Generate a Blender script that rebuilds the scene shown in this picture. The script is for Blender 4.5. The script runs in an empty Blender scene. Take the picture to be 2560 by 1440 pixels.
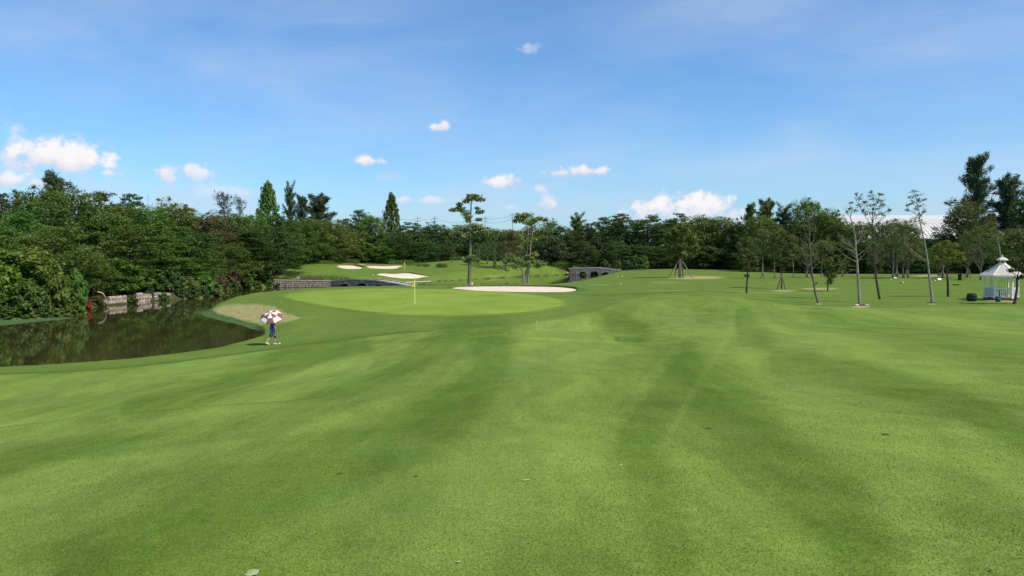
import bpy, math, random
import numpy as np
from mathutils import Vector, Matrix
R = math.radians
rng = np.random.default_rng(7)
random.seed(7)
S = bpy.context.scene
COL = S.collection

# ------------------------------------------------------------------ camera
F = 1900.0            # focal length in photograph pixels (2560 wide)
HZ = 635.0            # row of the horizon
EYE = 5.6             # eye height over the water
TH = math.atan((720 - HZ) / F)
cam_d = bpy.data.cameras.new('camera'); cam = bpy.data.objects.new('camera', cam_d); COL.objects.link(cam)
cam_d.sensor_width = 36.0; cam_d.lens = 36.0 * F / 2560.0
cam_d.clip_start = 0.1; cam_d.clip_end = 9000
cam.location = (0, 0, EYE); cam.rotation_euler = (math.pi / 2 - TH, 0, 0)
S.camera = cam

# ------------------------------------------------------------------ light
SUN_EL, SUN_AZ = R(52), R(120)        # azimuth clockwise from +Y (the view direction)
S.view_settings.view_transform = 'Standard'; S.view_settings.look = 'None'
S.view_settings.gamma = 1.0; S.view_settings.use_curve_mapping = False
S.view_settings.exposure = 0.0
sd = bpy.data.lights.new('sun', 'SUN'); so = bpy.data.objects.new('sun', sd); COL.objects.link(so)
sd.energy = 5.0; sd.angle = R(0.55); sd.color = (1.0, 0.91, 0.77)
sv = Vector((math.sin(SUN_AZ) * math.cos(SUN_EL), math.cos(SUN_AZ) * math.cos(SUN_EL), math.sin(SUN_EL)))
so.rotation_euler = sv.to_track_quat('Z', 'Y').to_euler()

def az_el(px, py):
    a = (px - 1280) / F; b = -(py - 720) / F
    d = Vector((a, math.cos(TH) + b * math.sin(TH), -math.sin(TH) + b * math.cos(TH))).normalized()
    return math.atan2(d.x, d.y), math.asin(d.z)

W = bpy.data.worlds.new('World'); S.world = W; W.use_nodes = True
SKY = 0.13
def build_world():
    nt = W.node_tree; N = nt.nodes; L = nt.links; N.clear()
    def nd(t, **k):
        n = N.new(t)
        for a, b in k.items(): setattr(n, a, b)
        return n
    def m(op, a, b=None, c=None):
        n = nd('ShaderNodeMath', operation=op)
        for i, v in enumerate((a, b, c)):
            if v is None: continue
            if isinstance(v, (int, float)): n.inputs[i].default_value = v
            else: L.new(v, n.inputs[i])
        return n.outputs[0]
    def ss(v, a, b, lo=0.0, hi=1.0):
        n = nd('ShaderNodeMapRange', interpolation_type='SMOOTHSTEP')
        L.new(v, n.inputs[0]); n.inputs[1].default_value = a; n.inputs[2].default_value = b
        n.inputs[3].default_value = lo; n.inputs[4].default_value = hi
        return n.outputs[0]
    sky = nd('ShaderNodeTexSky', sky_type='NISHITA', sun_disc=False)
    sky.sun_elevation = SUN_EL; sky.sun_rotation = SUN_AZ
    sky.air_density = 1.0; sky.dust_density = 0.6; sky.ozone_density = 1.6; sky.altitude = 10
    tc = nd('ShaderNodeTexCoord'); sp = nd('ShaderNodeSeparateXYZ'); L.new(tc.outputs['Generated'], sp.inputs[0])
    az = m('ARCTAN2', sp.outputs[0], sp.outputs[1]); el = m('ARCSINE', sp.outputs[2])
    cb = nd('ShaderNodeCombineXYZ'); L.new(az, cb.inputs[0]); L.new(el, cb.inputs[1])
    def noise(vec, scale, detail, rough=0.55, sc=(1, 1, 1), rot=0, off=(0, 0, 0), dist=0.0):
        mp = nd('ShaderNodeMapping'); L.new(vec, mp.inputs[0]); mp.inputs[1].default_value = off
        mp.inputs[2].default_value = (0, 0, rot); mp.inputs[3].default_value = sc
        n = nd('ShaderNodeTexNoise'); L.new(mp.outputs[0], n.inputs['Vector'])
        n.inputs['Scale'].default_value = scale; n.inputs['Detail'].default_value = detail
        n.inputs['Roughness'].default_value = rough; n.inputs['Distortion'].default_value = dist
        return n.outputs[0]
    v = cb.outputs[0]
    nz = noise(v, 60, 6, 0.6); nz2 = noise(v, 22, 4, 0.5, off=(3, 1, 0))
    nzs = m('SUBTRACT', m('ADD', m('MULTIPLY', nz, 0.65), m('MULTIPLY', nz2, 0.6)), 0.625)
    # cumulus: (px, py, half width, half height, density)
    clouds = [(120, 398, 135, 52, 1.0), (45, 372, 80, 45, .55), (20, 455, 70, 24, .9), (90, 462, 50, 18, .7), (272, 436, 28, 11, .8), (415, 440, 36, 26, .85), (485, 434, 46, 24, .85),
              (560, 480, 60, 24, .55), (375, 465, 45, 16, .35), (300, 470, 60, 26, .25),
              (925, 404, 40, 14, .95), (967, 442, 28, 12, .4), (1107, 318, 32, 13, .9), (1327, 124, 22, 19, .5),
              (1258, 459, 44, 17, .95), (1455, 429, 76, 18, .95), (1410, 433, 30, 12, .7), (1345, 477, 30, 14, .75), (1360, 492, 18, 9, .6), (1358, 512, 26, 22, .8),
              (1376, 462, 34, 8, .35), (1070, 502, 70, 13, .7), (1280, 520, 30, 10, .6), (1120, 512, 60, 14, .35), (1740, 520, 120, 32, 1.0), (1640, 522, 60, 22, .85),
              (1720, 545, 170, 30, .7), (1400, 530, 60, 18, .4), (1500, 525, 20, 12, .3), (680, 200, 45, 13, .10), (1060, 540, 160, 22, .3),
              (250, 485, 150, 42, .38), (480, 505, 170, 46, .40), (50, 400, 150, 75, .42), (1180, 505, 220, 34, .30), (1400, 525, 200, 30, .32), (1690, 535, 200, 34, .40), (1440, 436, 100, 16, .3), (1270, 470, 90, 16, .3)]
    dens = None; shade = None
    for (px, py, hw, hh, dn) in clouds:
        a0, e0 = az_el(px, py); a1, _ = az_el(px + hw, py); _, e1 = az_el(px, py - hh)
        da = m('DIVIDE', m('SUBTRACT', az, a0), (a1 - a0) * 1.15); de0 = m('DIVIDE', m('SUBTRACT', el, e0), (e1 - e0) * 1.15)
        de = m('MAXIMUM', de0, m('MULTIPLY', de0, -1.45))          # flatter base
        r = m('SQRT', m('ADD', m('MULTIPLY', da, da), m('MULTIPLY', de, de)))
        q = m('SUBTRACT', r, m('MULTIPLY', nzs, 3.7))
        k = ss(q, 1.2, 0.35, 0.0, dn)
        sh = m('MULTIPLY', ss(m('ADD', de0, m('MULTIPLY', nzs, 2.5)), -0.75, 0.55), k)
        dens = k if dens is None else m('MAXIMUM', dens, k)
        if dn > .45: shade = sh if shade is None else m('MAXIMUM', shade, sh)
    # high thin cirrus and low haze banks
    ci = noise(v, 2.6, 6, 0.5, sc=(1.0, 3.2, 1), rot=R(-14), dist=0.4)
    ci2 = noise(v, 1.6, 3, 0.5, sc=(1.0, 2.2, 1), rot=R(12), off=(5, 2, 0))
    cir = m('MULTIPLY', ss(ci, 0.30, 0.85), ss(ci2, 0.30, 0.66, 0.08, 0.75))
    ci3 = noise(v, 14, 7, 0.65, sc=(1.0, 5.0, 1), rot=R(-10), off=(1, 7, 0), dist=0.5)
    cir = m('ADD', cir, m('MULTIPLY', ss(ci3, 0.45, 0.85, 0.0, 0.10), ss(ci2, 0.35, 0.6)))
    low = m('MULTIPLY', ss(el, 0.13, 0.0), ss(nz2, 0.30, 0.62, 0.05, 0.30))
    low = m('MULTIPLY', low, ss(el, -0.02, 0.02))
    hs = nd('ShaderNodeHueSaturation'); hs.inputs['Saturation'].default_value = 1.0; hs.inputs['Value'].default_value = 1.0
    L.new(sky.outputs[0], hs.inputs['Color'])
    skyc = nd('ShaderNodeMix', data_type='RGBA', blend_type='MULTIPLY'); skyc.inputs[0].default_value = 1
    L.new(hs.outputs[0], skyc.inputs[6]); skyc.inputs[7].default_value = SKYTINT
    def mix(f, a, b):
        n = nd('ShaderNodeMix', data_type='RGBA'); L.new(f, n.inputs[0])
        for i, x in ((6, a), (7, b)):
            if isinstance(x, tuple): n.inputs[i].default_value = x
            else: L.new(x, n.inputs[i])
        return n.outputs[2]
    def W_(c, k=1.0): return (c[0] / SKY * k, c[1] / SKY * k, c[2] / SKY * k, 1)
    c1 = mix(cir, skyc.outputs[2], W_((0.62, 0.74, 0.92)))
    c1 = mix(low, c1, W_((0.50, 0.60, 0.80)))
    cc = mix(shade, W_((0.60, 0.68, 0.86)), W_((0.96, 0.94, 0.95)))
    c2 = mix(dens, c1, cc)
    bg = nd('ShaderNodeBackground'); L.new(c2, bg.inputs[0]); bg.inputs[1].default_value = SKY
    o = nd('ShaderNodeOutputWorld'); L.new(bg.outputs[0], o.inputs[0])
SKYTINT = (0.66, 0.98, 1.27, 1)
build_world()

# ------------------------------------------------------------------ helpers
def ray(px, py):
    a = (px - 1280) / F; b = -(py - 720) / F
    return np.array((a, math.cos(TH) + b * math.sin(TH), -math.sin(TH) + b * math.cos(TH)))
def at(px, py, d):
    r = ray(px, py); r = r * (d / r[1]); return np.array((r[0], r[1], r[2] + EYE))
def at_z(px, py, z):
    r = ray(px, py); r = r * ((z - EYE) / r[2]); return np.array((r[0], r[1], z))
def project(X, Y, Z):
    z = Z - EYE; dep = Y * math.cos(TH) - z * math.sin(TH); up = Y * math.sin(TH) + z * math.cos(TH)
    dep = np.maximum(dep, 0.05)
    return 1280 + F * X / dep, 720 - F * up / dep

def tag(o, label=None, cat=None, group=None, kind=None):
    if label: o['label'] = label
    if cat: o['category'] = cat
    if group: o['group'] = group
    if kind: o['kind'] = kind
    return o
def empty(name, loc=(0, 0, 0), rz=0):
    o = bpy.data.objects.new(name, None); COL.objects.link(o); o.location = tuple(float(v) for v in loc); o.rotation_euler = (0, 0, rz)
    o.empty_display_size = 0.2
    return o
def link(name, me, mat=None, parent=None, loc=None):
    o = bpy.data.objects.new(name, me); COL.objects.link(o)
    if mat is not None and len(me.materials) == 0: me.materials.append(mat)
    if parent is not None: o.parent = parent
    if loc is not None: o.location = tuple(float(v) for v in loc)
    return o
def np_mesh(name, V, Q, smooth=False):
    V = np.asarray(V, dtype=np.float32); Q = np.asarray(Q, dtype=np.int32)
    me = bpy.data.meshes.new(name); k = Q.shape[1]
    me.vertices.add(len(V)); me.vertices.foreach_set('co', V.ravel())
    me.loops.add(Q.size); me.loops.foreach_set('vertex_index', Q.ravel())
    me.polygons.add(len(Q)); me.polygons.foreach_set('loop_start', np.arange(0, Q.size, k, dtype=np.int32))
    me.polygons.foreach_set('loop_total', np.full(len(Q), k, dtype=np.int32))
    if smooth: me.polygons.foreach_set('use_smooth', np.ones(len(Q), dtype=bool))
    me.update(calc_edges=True)
    return me
class MB:
    def __init__(s): s.v = []; s.f = []
    def add(s, V, Fc):
        b = len(s.v); s.v += [tuple(float(c) for c in p) for p in V]; s.f += [tuple(b + i for i in f) for f in Fc]
    def box(s, x0, x1, y0, y1, z0, z1, M=None):
        V = [(x, y, z) for z in (z0, z1) for y in (y0, y1) for x in (x0, x1)]
        if M is not None: V = [tuple(M @ Vector(p)) for p in V]
        s.add(V, [(0, 2, 3, 1), (4, 5, 7, 6), (0, 1, 5, 4), (2, 6, 7, 3), (0, 4, 6, 2), (1, 3, 7, 5)])
    def tube(s, pts, rad, n=6, cap=True):
        pts = [Vector(p) for p in pts]; m = len(pts)
        if not hasattr(rad, '__len__'): rad = [rad] * m
        V = []; prev = None
        for i, p in enumerate(pts):
            t = (pts[min(i + 1, m - 1)] - pts[max(i - 1, 0)])
            t = t.normalized() if t.length > 1e-9 else Vector((0, 0, 1))
            if prev is None:
                a = Vector((1, 0, 0)) if abs(t.x) < .8 else Vector((0, 1, 0)); u = (a - t * a.dot(t)).normalized()
            else:
                u = prev - t * prev.dot(t); u = u.normalized() if u.length > 1e-6 else Vector((1, 0, 0))
            prev = u; w = t.cross(u)
            for k in range(n):
                an = 2 * math.pi * k / n
                V.append(p + (u * math.cos(an) + w * math.sin(an)) * rad[i])
        Fc = [(i * n + k, i * n + (k + 1) % n, (i + 1) * n + (k + 1) % n, (i + 1) * n + k) for i in range(m - 1) for k in range(n)]
        if cap: Fc += [tuple(range(n))[::-1], tuple((m - 1) * n + k for k in range(n))]
        s.add(V, Fc)
    def lathe(s, prof, n=24, c=(0, 0, 0), sx=1, sy=1):
        V = [(c[0] + r * math.cos(2 * math.pi * k / n) * sx, c[1] + r * math.sin(2 * math.pi * k / n) * sy, c[2] + z) for r, z in prof for k in range(n)]
        m = len(prof)
        s.add(V, [(i * n + k, i * n + (k + 1) % n, (i + 1) * n + (k + 1) % n, (i + 1) * n + k) for i in range(m - 1) for k in range(n)])
    def build(s, name, mat, parent=None, smooth=False, loc=None):
        me = bpy.data.meshes.new(name); me.from_pydata(s.v, [], s.f)
        if smooth: me.polygons.foreach_set('use_smooth', [True] * len(me.polygons))
        me.update()
        return link(name, me, mat, parent, loc)

# ------------------------------------------------------------------ materials
def mat_new(name):
    m = bpy.data.materials.new(name); m.use_nodes = True; nt = m.node_tree; nt.nodes.clear()
    return m, nt.nodes, nt.links
def simple(name, col, rough=0.7, var=0.18, scale=8.0, bump=0.0, metal=0.0, spec=0.3, bscale=None, col2=None):
    m, N, L = mat_new(name)
    p = N.new('ShaderNodeBsdfPrincipled'); o = N.new('ShaderNodeOutputMaterial'); L.new(p.outputs[0], o.inputs[0])
    tc = N.new('ShaderNodeTexCoord'); n = N.new('ShaderNodeTexNoise'); L.new(tc.outputs['Object'], n.inputs['Vector'])
    n.inputs['Scale'].default_value = scale; n.inputs['Detail'].default_value = 5
    r = N.new('ShaderNodeValToRGB'); L.new(n.outputs[0], r.inputs[0])
    c2 = col2 or tuple(min(1, c * (1 + var)) for c in col)
    r.color_ramp.elements[0].position = 0.3; r.color_ramp.elements[1].position = 0.7
    r.color_ramp.elements[0].color = (*[c * (1 - var) for c in col], 1); r.color_ramp.elements[1].color = (*c2, 1)
    L.new(r.outputs[0], p.inputs['Base Color']); p.inputs['Roughness'].default_value = rough; p.inputs['Metallic'].default_value = metal
    p.inputs['Specular IOR Level'].default_value = spec
    if bump:
        n2 = N.new('ShaderNodeTexNoise'); L.new(tc.outputs['Object'], n2.inputs['Vector']); n2.inputs['Scale'].default_value = bscale or scale * 3; n2.inputs['Detail'].default_value = 4
        b = N.new('ShaderNodeBump'); b.inputs['Strength'].default_value = bump; b.inputs['Distance'].default_value = 0.05
        L.new(n2.outputs[0], b.inputs['Height']); L.new(b.outputs[0], p.inputs['Normal'])
    return m
LEAFM = {}
def leaf_mat(name, dark, light, accent=None, trans=0.35, rough=0.55, gloss=0.025, vary=1.0):
    m, N, L = mat_new(name)
    g = N.new('ShaderNodeNewGeometry'); oi = N.new('ShaderNodeObjectInfo'); tc = N.new('ShaderNodeTexCoord')
    r = N.new('ShaderNodeValToRGB'); r.color_ramp.elements[0].color = (*dark, 1); r.color_ramp.elements[1].color = (*light, 1)
    r.color_ramp.elements[0].position = 0.05; r.color_ramp.elements[1].position = 0.95
    if accent:
        e = r.color_ramp.elements.new(0.97); e.color = (*accent, 1); r.color_ramp.elements[1].position = 0.9
    n = N.new('ShaderNodeTexNoise'); L.new(g.outputs['Position'], n.inputs['Vector']); n.inputs['Scale'].default_value = 0.45; n.inputs['Detail'].default_value = 3
    def ma(op, a, b):
        x = N.new('ShaderNodeMath'); x.operation = op
        for i, v in enumerate((a, b)):
            if isinstance(v, (int, float)): x.inputs[i].default_value = v
            else: L.new(v, x.inputs[i])
        return x.outputs[0]
    f = ma('ADD', ma('MULTIPLY', g.outputs['Random Per Island'], 0.55), ma('MULTIPLY', ma('SUBTRACT', n.outputs[0], 0.25), 0.9))
    L.new(f, r.inputs[0])
    hs = N.new('ShaderNodeHueSaturation'); L.new(r.outputs[0], hs.inputs['Color'])
    L.new(ma('ADD', ma('MULTIPLY', oi.outputs['Random'], 0.05 * vary), 0.5 - .025 * vary), hs.inputs['Hue'])
    L.new(ma('ADD', ma('MULTIPLY', oi.outputs['Random'], 0.5 * vary), 1 - .25 * vary), hs.inputs['Value'])
    d = N.new('ShaderNodeBsdfDiffuse'); t = N.new('ShaderNodeBsdfTranslucent'); gl = N.new('ShaderNodeBsdfGlossy')
    gl.inputs['Roughness'].default_value = rough; gl.inputs['Color'].default_value = (0.9, 0.95, 0.9, 1)
    L.new(hs.outputs[0], d.inputs[0])
    mx = N.new('ShaderNodeMix'); mx.data_type = 'RGBA'; mx.blend_type = 'MULTIPLY'; mx.inputs[0].default_value = 1; L.new(hs.outputs[0], mx.inputs[6]); mx.inputs[7].default_value = (1.25, 1.35, 0.5, 1)
    L.new(mx.outputs[2], t.inputs[0])
    m1 = N.new('ShaderNodeMixShader'); m1.inputs[0].default_value = trans; L.new(d.outputs[0], m1.inputs[1]); L.new(t.outputs[0], m1.inputs[2])
    m2 = N.new('ShaderNodeMixShader'); m2.inputs[0].default_value = gloss; L.new(m1.outputs[0], m2.inputs[1]); L.new(gl.outputs[0], m2.inputs[2])
    o = N.new('ShaderNodeOutputMaterial'); L.new(m2.outputs[0], o.inputs[0])
    LEAFM[name] = m
    return m
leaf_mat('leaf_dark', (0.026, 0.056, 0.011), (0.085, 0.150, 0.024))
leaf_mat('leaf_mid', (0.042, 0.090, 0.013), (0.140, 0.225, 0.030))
leaf_mat('leaf_bright', (0.050, 0.12, 0.015), (0.22, 0.34, 0.045))
leaf_mat('leaf_olive', (0.050, 0.090, 0.014), (0.170, 0.225, 0.040))
leaf_mat('leaf_brown', (0.060, 0.068, 0.020), (0.175, 0.165, 0.055))
leaf_mat('leaf_blue', (0.034, 0.060, 0.026), (0.10, 0.140, 0.062))
leaf_mat('leaf_lime', (0.07, 0.115, 0.012), (0.27, 0.33, 0.035), trans=0.45)
leaf_mat('leaf_pale', (0.10, 0.145, 0.04), (0.33, 0.39, 0.14), trans=0.5, vary=0.0)
leaf_mat('leaf_sparse', (0.050, 0.070, 0.020), (0.165, 0.185, 0.055))
leaf_mat('leaf_red', (0.14, 0.05, 0.02), (0.70, 0.06, 0.05), accent=(0.9, 0.35, 0.15), trans=.5)
leaf_mat('leaf_pink', (0.09, 0.10, 0.03), (0.26, 0.16, 0.09))
leaf_mat('leaf_hedge', (0.055, 0.095, 0.016), (0.19, 0.245, 0.045))
leaf_mat('leaf_light', (0.095, 0.13, 0.04), (0.34, 0.375, 0.16), trans=0.45, vary=0.0)
BARK_D = simple('bark_dark', (0.060, 0.045, 0.034), 0.9, 0.4, 6, 0.6, bscale=25)
BARK_G = simple('bark_grey', (0.17, 0.14, 0.11), 0.9, 0.45, 7, 0.6, bscale=25)
BARK_P = simple('bark_pale', (0.28, 0.235, 0.18), 0.85, 0.35, 5, 0.5, bscale=20)
WOOD = simple('stake_wood', (0.27, 0.20, 0.13), 0.85, 0.35, 6, 0.4)

# ------------------------------------------------------------------ terrain height
CP = [  # (photo column, distance, height above water)
    (1280, -6, 4.0), (-2500, 2, 4.0), (5000, 2, 4.2), (1280, 4, 3.88), (0, 4.5, 3.7), (2560, 4.5, 3.95),
    (1280, 8, 3.62), (100, 8, 3.2), (2500, 8, 3.75),
    (1280, 12, 3.2), (640, 12, 3.0), (0, 13, 2.5), (1900, 12, 3.4), (2560, 12, 3.5),
    (1280, 20, 2.6), (900, 20, 2.35), (640, 20, 2.05), (300, 20, 1.75), (0, 20, 1.5), (-400, 20, 1.2), (1900, 20, 3.0), (2560, 20, 3.1), (3100, 20, 3.2),
    (1280, 30, 2.0), (950, 30, 1.75), (640, 30, 1.15), (300, 29, 0.85), (0, 29, 0.75), (-400, 29, 0.7), (1600, 30, 2.25), (1900, 30, 2.65), (2560, 30, 2.75), (3100, 30, 2.8),
    (1150, 36, 1.75), (1280, 36, 1.74), (850, 36, 1.0), (640, 37, 0.66), (300, 36, 0.5), (0, 35, 0.42), (1450, 36, 1.92), (1600, 37, 1.85), (1570, 44, 1.0), (1480, 49, 1.15), (1700, 42, 2.1), (1900, 42, 2.4), (2200, 42, 2.35), (2560, 42, 2.4),
    (680, 43.5, 0.4), (800, 43, 0.55), (1000, 44, 0.75), (1150, 44, 1.0), (1300, 46, 1.05), (1450, 47, 1.35),
    (640, 49, 0.36), (760, 52, 0.42), (900, 52, 0.5), (1100, 52, 0.62), (1300, 54, 0.75), (1450, 55, 1.25), (1570, 55, 1.75), (1750, 54, 2.15), (1850, 56, 2.2), (2100, 51, 2.02), (2300, 52, 2.1), (2560, 52, 2.12), (3000, 52, 2.2),
    (560, 74, 0.35), (620, 66, 0.7), (700, 68, 0.9), (780, 62, 0.6), (1050, 60, 0.7), (1280, 61, 0.78), (1450, 66, 1.15), (1600, 68, 1.6), (1750, 66, 1.95), (1850, 65, 1.5), (2000, 62, 1.1), (2145, 66, 1.1), (2330, 66, 1.15), (2560, 64, 1.25), (3000, 64, 1.4),
    (690, 83, 0.7), (800, 78, 0.95), (1040, 70, 1.03), (1280, 72, 1.02), (1400, 74, 0.95), (1600, 80, 1.45), (1750, 80, 1.5), (2050, 70, 1.08), (2200, 73, 1.2), (2490, 71, 1.3), (3000, 75, 1.5),
    (720, 96, 0.6), (900, 88, 1.4), (1100, 85, 1.52), (1300, 86, 1.35), (1440, 88, 1.25), (1600, 96, 1.35), (1865, 85, 1.2), (2070, 90, 1.2), (2400, 90, 1.3), (2700, 95, 1.5),
    (1200, 100, 1.3), (1400, 100, 1.25), (1560, 118, 1.2), (1700, 135, 1.4), (1953, 96, 1.2), (2200, 110, 1.45), (2500, 115, 1.5),
    (840, 104, 0.9), (1000, 108, 0.9), (1175, 113, 1.0), (1312, 113, 1.0), (1440, 125, 0.7), (1500, 150, 1.1),
    (1900, 133, 1.2), (2100, 140, 1.35), (2350, 130, 1.6), (2600, 135, 1.7), (1560, 198, 1.3), (1600, 165, 1.45), (1750, 180, 1.6), (2000, 175, 1.4), (2400, 180, 1.8), (3200, 150, 2),
    (700, 134, 1.3), (830, 136, 1.2), (760, 165, 3.3), (820, 172, 3.6), (900, 180, 2.9), (960, 172, 2.1), (1020, 175, 1.95), (1000, 150, 1.15), (900, 152, 1.6), (1080, 156, 1.1), (1100, 178, 2.2), (1060, 192, 2.9),
    (1150, 200, 3.6), (1180, 170, 1.5), (1240, 180, 2.0), (1230, 205, 3.4), (1300, 175, 1.8), (1350, 185, 3.0), (1390, 200, 2.2), (1420, 205, 1.3), (1350, 170, 1.3),
    (900, 200, 3.3), (1000, 215, 3.2), (1250, 240, 3.4), (1500, 240, 2.2), (1900, 240, 2.2), (2500, 240, 2.5), (700, 240, 3.5),
    (0, 72, 0.9), (200, 82, 0.9), (400, 104, 1.0), (560, 122, 1.0), (-500, 75, 1.0), (0, 110, 1.6), (400, 150, 2.0), (-800, 150, 2.0), (3500, 240, 3), (-600, 300, 3), (1280, 320, 3), (3000, 320, 3)]
cpx = np.array([((c - 1280) / F * d, d, z) for c, d, z in CP])
def _k(r2): return 0.5 * r2 * np.log(r2 + 1e-9)
def _warp(X, Y):   # gently compress distance so near and far control points are evenly spread
    s = 1.0 / np.sqrt(1 + np.maximum(Y, 0) / 40.0)
    return X * s * 0.5, 12 * np.log1p(np.maximum(Y + 12, 0.5) / 18.0) * 1.6
wx, wy = _warp(cpx[:, 0], cpx[:, 1]); nC = len(cpx)
A = _k((wx[:, None] - wx) ** 2 + (wy[:, None] - wy) ** 2) + np.eye(nC) * 0.15
Pm = np.c_[np.ones(nC), wx, wy]
M_ = np.block([[A, Pm], [Pm.T, np.zeros((3, 3))]])
sol = np.linalg.solve(M_, np.r_[cpx[:, 2], 0, 0, 0])
POND = [(-900, 935, .4), (-400, 921, .4), (0, 910, .4), (150, 903, .4), (300, 893, .4), (400, 880, .4), (520, 862, .4), (573, 848, .4), (630, 835, .38), (662, 827, .3), (660, 819, 0), (608, 806, 0), (584, 797, 0), (545, 789, 0),
        (526, 777, 0), (543, 761, 0), (573, 750, 0), (622, 739, 0.1), (690, 730, .3), (830, 723, .4), (1000, 718, .5), (1060, 714.5, .5), (1200, 712.5, .5), (1320, 712.5, .5), (1400, 707.5, .4), (1450, 702, .3), (1500, 693.5, .3),
        (1516, 689, .2), (1534, 685, 0), (1534, 682, 0), (1438, 682, 0), (1431, 686.5, 0), (1400, 687.5, 0), (1300, 692, 0), (1200, 697.5, 0), (1100, 702.5, 0), (1030, 706, 0), (960, 708, 0), (850, 711, 0), (838, 717.8, 0), (685, 718, 0),
        (608, 722, 0), (573, 729, 0), (549, 739, 0), (504, 746, 0), (457, 748, 0), (405, 751, 0), (360, 754, 0), (315, 760, 0), (270, 764, 0), (225, 770, 0), (187, 788, 0), (94, 797, 0), (0, 801, 0), (-400, 812, 0), (-900, 818, 0)]
pond = np.array([at_z(*p)[:2] for p in POND])
def poly_sd(X, Y, poly, lim=12.0):   # signed distance, negative inside
    X = np.asarray(X, float).ravel(); Y = np.asarray(Y, float).ravel()
    out = np.full(X.shape, lim)
    b = (X > poly[:, 0].min() - lim) & (X < poly[:, 0].max() + lim) & (Y > poly[:, 1].min() - lim) & (Y < poly[:, 1].max() + lim)
    x = X[b]; y = Y[b]; dmin = np.full(x.shape, lim * lim); ins = np.zeros(x.shape, bool)
    for i in range(len(poly)):
        ax, ay = poly[i]; bx, by = poly[(i + 1) % len(poly)]; ex, ey = bx - ax, by - ay
        t = np.clip(((x - ax) * ex + (y - ay) * ey) / (ex * ex + ey * ey + 1e-12), 0, 1)
        dmin = np.minimum(dmin, (x - ax - t * ex) ** 2 + (y - ay - t * ey) ** 2)
        if ay != by: ins ^= ((ay > y) != (by > y)) & (x < ex * (y - ay) / ey + ax)
    out[b] = np.sqrt(dmin) * np.where(ins, -1, 1)
    return out
def sstep(a, b, x):
    t = np.clip((x - a) / (b - a), 0, 1); return t * t * (3 - 2 * t)
SWELL = [(1750, 58, 4, 4, .30), (1350, 40, 3.2, 2.6, .28), (1480, 51, 3, 3, -.25), (1900, 47, 4, 3, -.28), (2200, 46, 6, 3, .15), (1650, 27, 2.6, 4, -.24), (1850, 14, 1.8, 3, -.15), (1250, 26, 2.6, 5, .15), (930, 26, 3.5, 4, -.22), (600, 17, 3, 2, -.16), (300, 14, 3, 1.6, .13), (2250, 20, 3, 4, .15), (2350, 33, 5, 4, -.28), (1450, 17, 2, 4, .10), (150, 17, 3.5, 2.2, -.2), (500, 27, 5, 2.5, .16)]
def heights(X, Y):
    X = np.asarray(X, float).ravel(); Y = np.asarray(Y, float).ravel(); out = np.empty(len(X))
    for s in range(0, len(X), 20000):
        x, y = _warp(X[s:s + 20000], Y[s:s + 20000])
        out[s:s + 20000] = _k((x[:, None] - wx) ** 2 + (y[:, None] - wy) ** 2) @ sol[:nC] + sol[nC] + sol[nC + 1] * x + sol[nC + 2] * y
    far = sstep(300, 420, np.hypot(X, Y)); h = np.clip(out, 0.35, 4.3) * (1 - far) + 2.5 * far
    for cx, cy, rx, ry, dp in ((-9.15, 17.1, .42, .55, .20), (-8.6, 17.3, .25, .35, .12), (6.6, 43.2, 1.3, 2.2, .30)):
        h = h - dp * np.exp(-((X - cx) / rx) ** 2 - ((Y - cy) / ry) ** 2)
    for c_, d_, rx, ry, am in SWELL:
        h = h + am * np.exp(-((X - (c_ - 1280) / F * d_) / rx) ** 2 - ((Y - d_) / ry) ** 2)
    sdv = poly_sd(X, Y, pond)
    # gentle bank on the bare spit, steep elsewhere
    c = at(560, 780, 66); spit = np.exp(-(((X - c[0]) / 9) ** 2 + ((Y - c[1]) / 16) ** 2))
    wdt = 1.3 + 6.5 * spit + 3.0 * sstep(110, 150, Y)
    t = sstep(-0.9, 0.0, sdv); u = np.clip(sdv / wdt, 0, 1); u = 1 - (1 - u) ** 2
    base = 0.05 + (h - 0.05) * np.where(h > 0.05, u, 1)
    res = -1.0 + 1.05 * t; res = np.where(sdv > 0, base, res)
    return res
def gz(x, y): return float(heights([x], [y])[0])
_ds = np.concatenate([np.arange(2.5, 40, 0.1), np.arange(40, 130, 0.2), np.arange(130, 330, 0.5)])
def hit(px, py, dmin=0):
    r = ray(px, py); r = r / r[1]; X = r[0] * _ds; Z = EYE + r[2] * _ds; h = heights(X, _ds); h = np.maximum(h, 0)
    k = np.where((Z <= h) & (_ds >= dmin))[0]
    if len(k) == 0: return at(px, py, 200)
    i = k[0]
    if i == 0: return np.array((X[0], _ds[0], h[0]))
    a = (Z[i - 1] - h[i - 1]); b = (h[i] - Z[i]); t = a / max(a + b, 1e-9); d = _ds[i - 1] + t * (_ds[i] - _ds[i - 1])
    return np.array((r[0] * d, d, EYE + r[2] * d))
def on(px, d):   # ground point in a photo column at a distance
    x = (px - 1280) / F * d; return np.array((x, d, gz(x, d)))

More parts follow.
